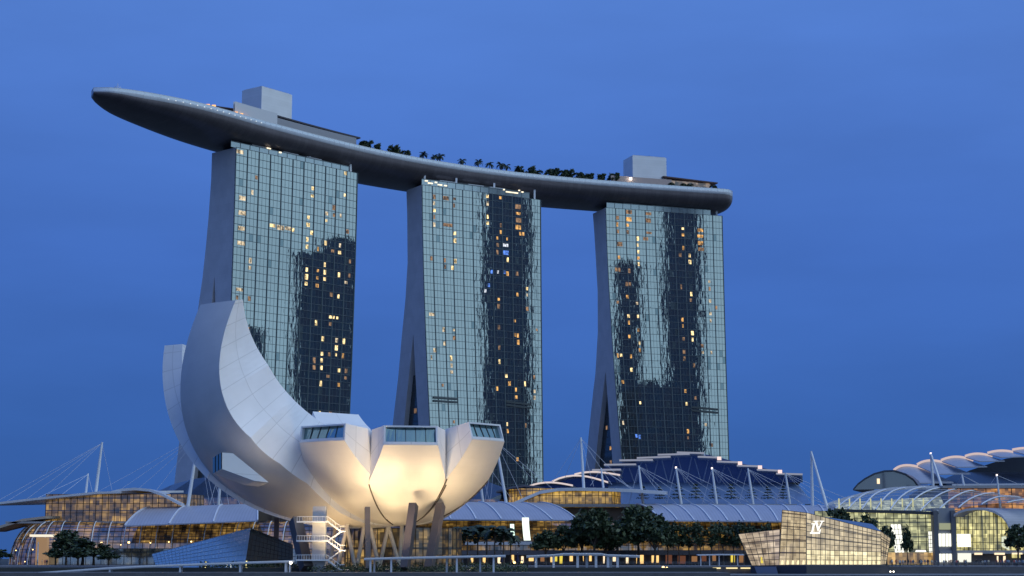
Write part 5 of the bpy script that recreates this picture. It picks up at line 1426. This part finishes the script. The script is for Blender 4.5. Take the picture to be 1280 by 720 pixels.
broad = [tree_proto(k, lb, 1900, .50, 4.5, .32, 'x', 'g') for k, lb in enumerate((
    [(0, 0, 7.6, 3.2, 3.0, 2.6), (-2.4, .4, 6.2, 2.5, 2.4, 1.9), (2.6, -.3, 6.6, 2.5, 2.4, 2.0), (.6, -2.0, 5.8, 2.6, 2.0, 1.7), (-.8, 1.8, 6.5, 2.4, 2.2, 1.9), (1.2, .6, 9.2, 1.7, 1.7, 1.3)],
    [(0, 0, 6.8, 3.4, 3.2, 2.2), (-2.9, 0, 6.0, 2.3, 2.2, 1.6), (2.4, .6, 5.6, 2.6, 2.3, 1.6), (-1.2, -1.8, 8.2, 2.0, 2.0, 1.6), (1.6, 1.2, 8.0, 2.0, 2.0, 1.5)],
    [(0, 0, 8.0, 2.2, 2.2, 2.6), (-1.4, .4, 6.0, 2.0, 2.0, 1.8), (1.5, -.3, 6.4, 2.0, 1.9, 1.8), (0.2, -1.2, 5.0, 1.9, 1.7, 1.3)]))]
narrow = tree_proto(9, [(0, 0, 7.4, 2.1, 2.1, 2.5), (-.9, .3, 5.4, 1.7, 1.7, 1.4), (1.0, -.3, 5.8, 1.7, 1.7, 1.5)], 800, .38, 5, .18, 'x', 'g')
bushy = tree_proto(12, [(0, 0, 3.2, 1.9, 1.9, 1.6), (-1.3, .2, 2.2, 1.4, 1.4, 1.1), (1.3, -.1, 2.4, 1.4, 1.4, 1.2), (.3, .2, 4.4, 1.1, 1.1, .9)], 420, .42, 2.2, .16, 'x', 'g')
palm_s = palm_proto(21, 4.2, 2.6, 15, 'x', 'g')
palm_b = palm_proto(22, 7.0, 3.6, 20, 'x', 'g')
cone = conifer_proto(31, 'x', 'g')
rt = random.Random(77)
def tree_at(px, ytop, D_, proto, H, label, group, gz=3.0, wide=1.0):
    p = at(px, ytop, D_); s = (p.z - gz) / H
    return plant(proto, (p.x, D_, gz), (s * wide, s * wide, s), rt.uniform(0, 6.28), label, group)
# waterfront
G_ = 'trees along the promenade'
tree_at(84, 662, 522, broad[0], 10.4, 'tall dark tree in front of the left arcade, taller of the two', G_, wide=1.25)
tree_at(118, 680, 516, broad[1], 9.6, 'low broad dark tree right of the tall one before the left arcade', G_, wide=2.1)
tree_at(70, 686, 512, broad[1], 9.6, 'small dark tree left of the tall one before the left arcade', G_, wide=1.8)
tree_at(98, 684, 508, broad[0], 10.4, 'dark tree in front of the tall one before the left arcade', G_, wide=2.1)
tree_at(104, 674, 514, broad[2], 10.4, 'dark tree between the tall one and the low broad one before the left arcade', G_, wide=2.2)
tree_at(136, 690, 506, broad[1], 9.6, 'lowest dark tree at the right of the group before the left arcade', G_, wide=1.8)
tree_at(0, 687, 520, broad[1], 9.6, 'dark tree cut by the left edge of the photo', G_, wide=1.7)
for k, (px, yt, pr, H, w, lb) in enumerate(((682, 664, 1, 9.6, 1.2, 'leftmost and lowest tree of the dark grove'), (704, 656, 0, 10.4, .95, 'second tree from the left in the dark grove'), (727, 646, 2, 10.4, 1.1, 'slender tree below the lit upper pavilion in the dark grove'),
        (743, 635, 0, 10.4, .92, 'tall rounded tree of the dark grove just right of its middle'), (771, 646, 1, 9.6, 1.1, 'low tree between the two tallest of the dark grove'), (797, 631, 0, 10.4, .95, 'tallest tree of the dark grove, at its right end'), (818, 650, 1, 9.6, 1.0, 'last small tree at the right of the dark grove'), (757, 664, 1, 9.6, 1.4, 'broad low tree at the front of the dark grove'))):
    tree_at(px, yt, 528 + (k % 3) * 5, broad[pr], H, lb, 'dark grove in the middle of the waterfront', wide=w)
row = (834, 848, 861, 875, 889, 903, 916, 929, 942, 955)
for k, px in enumerate(row):
    tree_at(px, 653 + rt.uniform(-1.5, 2.5), 534 + rt.uniform(-2, 2), narrow, 10.0, '%s tree from the left in the even row before the right arcade' % ORD[k], 'even row of thin trunk trees', wide=1.05)
for k, (px, yt) in enumerate(((541, 664), (552, 660), (563, 661), (574, 658), (585, 660), (597, 657), (608, 656), (619, 657), (630, 660), (638, 664))):
    tree_at(px, yt, 520 + rt.uniform(-6, 6), palm_b, 8.4, '%s palm from the left in the waterfront row right of the lotus' % ORD[k], 'waterfront palms right of the lotus', wide=.95)
for px, yt, D_, pr, H, w, lb in ((1046, 637, 500, 1, 9.6, .7, 'dark tree above the sloping top of the glass pavilion'), (1086, 645, 500, 2, 10.4, .85, 'dark tree above the right end of the glass pavilion'), (1107, 657, 498, 0, 10.4, .72, 'dark tree right beside the glass pavilion'), (1133, 660, 512, 2, 10.4, .55, 'slim tree before the bright light panel of the glass hall'), (1068, 652, 506, 1, 9.6, .8, 'low tree peeping over the pavilion roof'), (1271, 655, 510, 0, 10.4, .95, 'dark tree cut by the right edge of the photo')):
    tree_at(px, yt, D_, broad[pr], H, lb, G_, wide=w)
for k, px in enumerate((804, 825, 848, 870, 893, 914, 939, 960, 979)):
    p = at(px, 624, 603); plant(cone, (p.x, 603, p.z), rt.uniform(.86, 1.1), rt.uniform(0, 6), '%s tiered dark tree from the left on the roof terrace' % ORD[k], 'tiered trees on the roof terrace')
    b_ = MB()
# roof deck garden
def on_deck(px, v, proto, s, label, group):
    k = axis_k(px, v); p = deck_p(k, v, -.25); return plant(proto, tuple(p), s, rt.uniform(0, 6), label, group)
for k, px in enumerate((528, 541, 552, 576, 599, 611, 623, 634, 646)):
    on_deck(px, -.80, palm_s, rt.uniform(1.05, 1.3), '%s small palm from the left on the roof deck edge' % ORD[k], 'palms on the roof deck')
for k, (px, s) in enumerate(((453, .8), (460, .9), (470, .85), (491, .95), (498, .9), (506, .75), (654, .9), (662, 1.0), (671, .85), (685, .9), (693, 1.05), (702, .9), (711, 1.0), (720, .95), (730, .85), (742, .95), (752, 1.0), (765, 1.05), (773, 1.1))):
    on_deck(px, rt.uniform(-.78, -.5), bushy, s * 1.65, '%s leafy tree from the left on the roof deck' % ORD[k], 'leafy trees on the roof deck')
for k, px in enumerate((842, 851, 862, 889)):
    on_deck(px, -.72, bushy, 1.0, '%s small shrub from the left by the deck pavilion' % ORD[k], 'shrubs by the deck pavilion')
# planting below the lotus: one mass of shrubs nobody could count
hg = MB(); rg = random.Random(4)
for k in range(5200):
    x = rg.uniform(at(385, 700, 412).x, at(660, 700, 412).x) if k % 4 else rg.uniform(at(240, 700, 412).x, at(385, 700, 412).x)
    y = rg.uniform(409.5, 417.5) if k % 2 else rg.uniform(418.5, 424)
    hh = 1.2 + .8 * noise.noise(Vector((x * .25, y * .3, 0))) ; zb = 1.9 if y < 418 else 2.8
    leaf_quad(hg, Vector((x, y, zb + max(.1, rg.uniform(.1, 1) * hh))), (rand_dir(rg) + Vector((0, 0, .8))).normalized(), .26, rg)
tag(hg.build('shrubbery', LEAF), kind='stuff')

# ================================================================== MASTS WITH STAYS
def mast(base, topp, D_, w, cables, label, lamp=False, leg2=None, dz=0.0):
    a, t = at(*base, D_), at(*topp, D_)
    r = empty('mast', tuple(a), label, 'mast', 'white cable stayed masts')
    b_ = MB(); b_.tube([a + (a - t).normalized() * .8, a.lerp(t, .5), t], [w, w * .9, w * .6], 8); b_.build('pole', WHITE, r)
    if leg2:
        b_ = MB(); c = at(*leg2, D_ - 6); b_.tube([c + (c - t).normalized() * .8, t], [w, w * .6], 8); b_.build('pole', WHITE, r)
    for cx, cy, cd in cables:
        b_ = MB(); b_.tube([t, at(cx, cy, cd)], .055, 5); b_.build('cable', RIB, r)
    b_ = MB(); b_.tube([t - Vector((0, 0, .25)), t + Vector((0, 0, .3))], w * .62, 8); b_.build('mast_lamp' if lamp else 'mast_cap', emis('mast_lamp_glow', (1, .85, .8), 2.5) if lamp else WHITE, r)
    return r
mast((119.5, 616), (127.5, 554), 572, .55, [(-10, 630, 568), (8, 627, 567), (33, 624, 566), (57, 621, 566), (140, 613, 580)], 'tallest white mast on the left arcade roof, clear against the sky')
mast((107, 618), (110, 593), 592, .45, [(48, 622, 570), (75, 620, 575), (116, 617, 590)], 'short white mast just left of the tallest one on the left')
mast((235, 632), (248, 545), 572, .6, [(118, 617, 578), (146, 615, 578), (172, 612, 578), (196, 612, 578), (268, 631, 574), (278, 631, 574), (262, 632, 576)], 'white mast whose top hides behind the far left petal')
mast((273, 631), (277, 580), 584, .5, [(262, 631, 578), (286, 631, 578), (300, 631, 580)], 'white mast right beside the hidden one behind the far left petal')
mast((603.5, 627), (595, 560), 580, .45, [(640, 625, 582), (612, 627, 576)], 'thinner white mast close under the right petal')
mast((632.5, 627), (620, 552), 572, .5, [(669, 602, 600), (692, 612, 580), (655, 627, 574), (613, 627, 574), (606, 627, 574), (575, 620, 572)], 'white mast leaning out from behind the right petal')
mast((729.5, 608), (726, 548), 584, .5, [(690, 603, 600), (705, 600, 610), (765, 606, 590), (785, 608, 592), (742, 608, 580)], 'tall white mast standing above the lit upper pavilion')
mast((754, 608), (751.5, 586), 592, .4, [(738, 607, 590), (790, 610, 590), (810, 625, 590)], 'short white mast between the pavilion and the blue wall')
for k, (x0, y0, x1, y1) in enumerate(((804, 630, 798.5, 583), (851.5, 630, 845, 584.5), (896, 631, 890, 585.5), (941.5, 631, 935, 586.5), (987.5, 632, 982, 592))):
    mast((x0, y0), (x1, y1), 577, .45, [(x0 - 18, 630, 578), (x0 + 42, 630, 578), (x0 + 62, 630, 578), (x0 + 30, 629, 590), (x0 + 88, 630, 578)], '%s mast from the left in the row before the stepped roof' % ORD[k], k in (1, 2))
mast((1015.5, 633), (1014, 565), 570, .55, [], 'tall two-legged white mast standing alone against the sky', False, (1034, 635))
mast((1166.5, 609), (1163.5, 567), 580, .5, [], 'two-legged white mast in front of the pink-edged shells', True, (1177.5, 610))
mast((1206, 613), (1202.5, 594), 578, .4, [(1195, 608, 590), (1226, 607, 600), (1238, 612, 580)], 'short white mast right of the pink-edged two-legged mast')
mast((1251, 640), (1246, 594), 565, .4, [(1232, 614, 570), (1275, 606, 600), (1290, 612, 590)], 'white mast near the right edge, over the orange terrace', True)

# ================================================================== WALKWAY CANOPIES, RAILINGS, LAMPS
PERG = mat('canopy_white_paint', (.62, .65, .70), .45)
def walkway(label, px, D_, posts, th=.5, deep=3.0, zg=1.9, pw=.42):
    mid = at(*px[len(px) // 2], D_)
    r = empty('walkway_canopy', (mid.x, D_, zg), label, 'canopy', 'white walkway canopies on the quay')
    f = [at(x, y, D_) for x, y in px]; slab_poly(r, 'roof', f, [p + Vector((0, deep, .05)) for p in f], th, PERG)
    b_ = MB()
    for k in range(len(f) - 1): b_.bar(f[k] + Vector((0, -.15, -.15)), f[k + 1] + Vector((0, -.15, -.15)), .14, .3)
    b_.build('gutter', WHITE, r)
    for q in posts:
        y = interp(q[0], [a[0] for a in px], [a[1] for a in px]); p = at(q[0], y, D_)
        b_ = MB(); b_.bar((p.x, D_ + q[1], p.z - th), (p.x, D_ + q[1], zg - .1), pw); b_.build('post', PERG, r)
    return r
walkway('long white walkway canopy sloping down to the lower left corner', [(-25, 720), (60, 714.5), (130, 709.5), (180, 707), (230, 705), (300, 702.5), (366, 700.5)], 404, [(x, d) for x in (137, 225, 300, 357) for d in (.4, 2.4)] + [(362.5, .4)])
walkway('long white walkway canopy below the right petals of the lotus', [(455, 697.6), (510, 696.2), (570, 695), (632, 693.8)], 401, [(x, d) for x in (463, 489, 571, 617) for d in (.4,)] + [(x, 2.5) for x in (467, 558, 600)])
walkway('short white walkway canopy with thick posts before the dark grove', [(658, 694.5), (692, 693), (705, 691.5), (752, 691.5), (760, 693), (800, 694.2)], 436, [(x, .4) for x in (670, 692, 722, 745, 760, 772)] + [(x, 2.5) for x in (734, 764)], th=.6, zg=2.8, pw=.6)
walkway('thin white walkway canopy left of the glass pavilion', [(872, 693.2), (905, 692.6), (930, 692.8)], 470, [(x, .4) for x in (876, 887, 899, 922)], th=.25, zg=3, pw=.3)
def railing(label, x0, x1, y, z, h=1.1, step=1.6):
    r = empty('railing', ((x0 + x1) / 2, y, z), label, 'railing', 'quay railings')
    b_ = MB()
    n_ = int((x1 - x0) / step)
    for k in range(n_ + 1): b_.bar((x0 + k * step, y, z), (x0 + k * step, y, z + h), .06)
    for q in (.3, .65, 1.0): b_.bar((x0, y - .05, z + h * q), (x0 + n_ * step, y - .05, z + h * q), .05 if q < 1 else .09)
    b_.build('rail_frame', mat('railing_steel', (.22, .24, .28), .4, .4), r)
railing('long steel railing in front of the crowd right of the glass pavilion', at(1112, 700, 441.4).x, 300, 441.4, 3.0)
railing('steel railing along the planted quay edge left of the glass pavilion', at(655, 700, 441.4).x, at(936, 700, 441.4).x, 441.4, 3.0)
# boardwalk edge with its row of dark fenders and a pale kerb
def fender_row():
    b_ = MB(); b_.box((200, 420.7, 1.2), (300, .5, .35)); return b_
tag(fender_row().build('kerb', mat('pale_kerb', (.34, .36, .40), .6)), kind='structure')
def bulb_thing(name, px, py, D_, s, m, label, group, gz=None, cat='lamp'):
    p = at(px, py, D_); gz = 3.0 if gz is None else gz
    r = empty(name, (p.x, D_, gz), label, cat, group)
    b_ = MB(); n_ = 7
    b_.grid([[p + Vector((s * math.sin(math.pi * j / 6) * math.cos(a), s * math.sin(math.pi * j / 6) * math.sin(a), s * math.cos(math.pi * j / 6))) for a in [6.283 * k / 8 for k in range(8)]] for j in range(7)], closed=True)
    b_.build('globe', m, r)
    b_ = MB(); b_.tube([(p.x, D_, gz), (p.x, D_, p.z - s * .8)], .07, 6); b_.build('post', DARK, r)
    return r
def gallery_lamp(px, py, s):
    p = at(px, py, 545.5); b_ = MB(); b_.box(p, (s * .6, s * .6, s * .6)); b_.build('gallery_lamp', BULB, mall_l)
for px, py, s in ((127, 678.5, .75), (133, 682, .4), (151, 681, .4), (161, 678, .85), (188, 678.5, .5), (211, 677.5, .5), (239, 677, .6), (41, 687, .45), (20, 688, .4), (31, 702, .4), (100, 681, .35)): gallery_lamp(px, py, s)
LG = 'globe lamps along the quay'
for px, py, D_, s, m, lb in ((363.5, 703.5, 402, .33, BULBW, 'bright globe lamp at the right end of the left walkway canopy'), (34, 710, 470, .25, BULB, 'small globe lamp low at the far left of the quay'), (65, 710.5, 470, .28, BULB, 'small globe lamp below the tall dark tree on the left'), (86, 716, 430, .2, BULB, 'first of three low lamps under the left canopy'), (92, 717.5, 430, .22, BULB, 'second of three low lamps under the left canopy'), (99, 717, 430, .22, BULB, 'third of three low lamps under the left canopy'),
        (829, 709.5, 436, .36, BULB, 'upper left yellow globe of the lamp cluster before the boardwalk'), (833.5, 710.5, 436, .36, BULB, 'upper right yellow globe of the lamp cluster before the boardwalk'), (823.5, 713, 434, .3, BULB, 'lower middle yellow globe of the lamp cluster before the boardwalk'), (820, 715.5, 434, .3, BULB, 'lowest left yellow globe of the lamp cluster before the boardwalk'), (838.5, 712.5, 434, .32, BULB, 'rightmost yellow globe of the lamp cluster before the boardwalk'),
        (1113, 714.5, 430, .18, BULBW, 'left one of two tiny white lamps on the boardwalk'), (1117, 714.5, 430, .18, BULBW, 'right one of two tiny white lamps on the boardwalk'), (530, 701, 470, .25, BULB, 'small lamp between the two right columns of the lotus'), (643, 703, 500, .35, BULB, 'warm lamp left of the short canopy'), (652, 703, 500, .3, BULB, 'warm lamp nearer the short canopy')):
    bulb_thing('globe_lamp', px, py, D_, s, m, lb, LG, 1.35 if py > 708.5 and px > 640 else (1.9 if D_ < 418 else 2.9))
for px, w in ((257, 1.4), (308, 1.6)):
    p = at(px, 709, 425); r = empty('light_column', (p.x, 425, 2.8), 'tall thin glowing column %s' % ('left, in front of the glass wedge' if px < 280 else 'right, at the dark side of the glass wedge'), 'lamp', 'glowing columns')
    b_ = MB(); b_.tube([(p.x, 425, 2.8), (p.x, 425, 2.8 + w)], .16, 8); b_.build('glow', emis('column_glow', (1, .85, .35), 2), r)
    b_ = MB(); b_.tube([(p.x, 425, 2.8 + w), (p.x, 425, 3.0 + w)], .19, 8); b_.build('cap', DARK, r)
for k, (x0, x1) in enumerate(((799, 818), (842, 855), (857, 865), (868, 877), (890, 900), (907, 921), (925, 937))):
    a, c = at(x0, 710.3, 441.9), at(x1, 710.3, 441.9)
    o = MB(); o.box(((a.x + c.x) / 2, 440.6, 2.62), (c.x - a.x, .3, .28)); tag(o.build('strip_lamp', emis('strip_lamp_glow', (1, .82, .42), 1.3)), '%s glowing strip from the left on the quay edge before the tree row' % ORD[k], 'strip light', 'glowing strips on the quay edge')

for px, lb in ((627, 'folded navy parasol left of the other one, below the palms'), (647, 'folded navy parasol right of the other one, near the lit screens')):
    p = at(px, 703, 520); r = empty('folded_parasol', (p.x, 520, 3), lb, 'parasol', 'folded parasols')
    b_ = MB(); b_.tube([(p.x, 520, 3.9), (p.x, 520, 4.6), (p.x, 520, 6.6)], [.5, .42, .08], 8); b_.build('cloth', mat('navy_cloth', (.02, .022, .07), .8), r)
    b_ = MB(); b_.tube([(p.x, 520, 3), (p.x, 520, 6.8)], .05, 6); b_.build('pole', WHITE, r)
# ================================================================== PEOPLE
def person_mesh(seed, shirt, trousers, arm):
    rg = random.Random(seed); me = bpy.data.meshes.new('person')
    sx = .1 + rg.uniform(0, .04)
    J = [(0, 0, .95), (0, 0, 1.15), (0, 0, 1.38), (0, 0, 1.5), (0, -.02, 1.60), (0, -.02, 1.72),
         (sx, 0, .88), (sx + .02, -.02, .48), (sx + .02, .03, .06), (sx + .02, -.14, .03), (-sx, 0, .88), (-sx - .02, .02, .48), (-sx - .02, .05, .06), (-sx - .02, -.12, .03),
         (.2, 0, 1.38), (.26, .02, 1.1), (.25 - arm * .1, -.06 - arm * .2, .86 + arm * .35), (-.2, 0, 1.38), (-.26, .02, 1.1), (-.25, -.05, .85)]
    E_ = [(0, 1), (1, 2), (2, 3), (3, 4), (4, 5), (0, 6), (6, 7), (7, 8), (8, 9), (0, 10), (10, 11), (11, 12), (12, 13), (2, 14), (14, 15), (15, 16), (2, 17), (17, 18), (18, 19)]
    RD = [.15, .135, .155, .06, .095, .085, .09, .065, .045, .04, .09, .065, .045, .04, .07, .05, .04, .07, .05, .04]
    me.from_pydata(J, E_, []); o = bpy.data.objects.new('tmp', me); C.objects.link(o)
    md = o.modifiers.new('s', 'SKIN'); 
    for v, r in zip(me.skin_vertices[0].data, RD): v.radius = (r, r * .85)
    me.skin_vertices[0].data[0].use_root = True
    sb = o.modifiers.new('b', 'SUBSURF'); sb.levels = 1
    dg = bpy.context.evaluated_depsgraph_get(); m2 = bpy.data.meshes.new_from_object(o.evaluated_get(dg)); m2.name = 'person'
    bpy.data.objects.remove(o)
    m2.materials.clear()
    for m in (mat('skin_tone', (.35, .22, .15), .6), shirt, trousers, mat('hair_black', (.02, .018, .016), .6)): m2.materials.append(m)
    for p in m2.polygons:
        z, y, x = p.center.z, p.center.y, abs(p.center.x)
        p.material_index = 3 if (z > 1.68 or (z > 1.56 and y > 0)) else 0 if z > 1.5 or (x > .2 and z < 1.02) else 1 if z > .92 else 2
        p.use_smooth = True
    return m2
SH = [mat('shirt_%d' % k, c, .8) for k, c in enumerate(((.5, .5, .5), (.06, .08, .16), (.03, .03, .035), (.35, .08, .07), (.14, .22, .30), (.55, .48, .35)))]
SN = ['grey', 'navy', 'black', 'red', 'blue', 'cream']
TR = [mat('trousers_%d' % k, c, .85) for k, c in enumerate(((.02, .025, .05), (.03, .03, .03), (.22, .18, .13)))]
TN = ['dark blue', 'black', 'khaki']
PM = [(person_mesh(k, SH[k], TR[k % 3], (k % 3) * .5), SN[k], TN[k % 3]) for k in range(6)]
pr = random.Random(15)
xs = sorted([1112 + pr.uniform(0, 168) for _ in range(64)])
for k, px in enumerate(xs):
    D_ = pr.uniform(446, 500); me, s_, t_ = pr.choice(PM); p = at(px, 700, D_)
    o = bpy.data.objects.new('person', me); C.objects.link(o); o.location = (p.x, D_, 3.0); o.rotation_euler = (0, 0, pr.choice((0, 0, 3.14)) + pr.uniform(-.9, .9)); s = pr.uniform(.93, 1.06); o.scale = (s, s, s)
    near = 'pier block' if 1160 < px < 1200 else 'glass hall' if px <= 1160 else 'arched glass end' if px < 1255 else 'right edge tree'
    tag(o, '%s person from left in the waterfront crowd, %s top, before the %s' % (ordw(k), s_, near), 'person', 'crowd on the waterfront before the glass hall')
xs = sorted([pr.uniform(12, 60) for _ in range(9)] + [pr.uniform(560, 660) for _ in range(6)])
for k, px in enumerate(xs):
    D_ = pr.uniform(500, 540); me, s_, t_ = pr.choice(PM); p = at(px, 700, D_)
    o = bpy.data.objects.new('person', me); C.objects.link(o); o.location = (p.x, D_, 3.0); o.rotation_euler = (0, 0, pr.uniform(0, 6))
    tag(o, ('%s person from the left below the rounded glass end, in %s top' % (ORD[k], s_)) if k < 9 else ('%s person from the left on the promenade behind the palms, in %s top' % (ORD[k - 9], s_)), 'person', 'people strolling on the promenade')
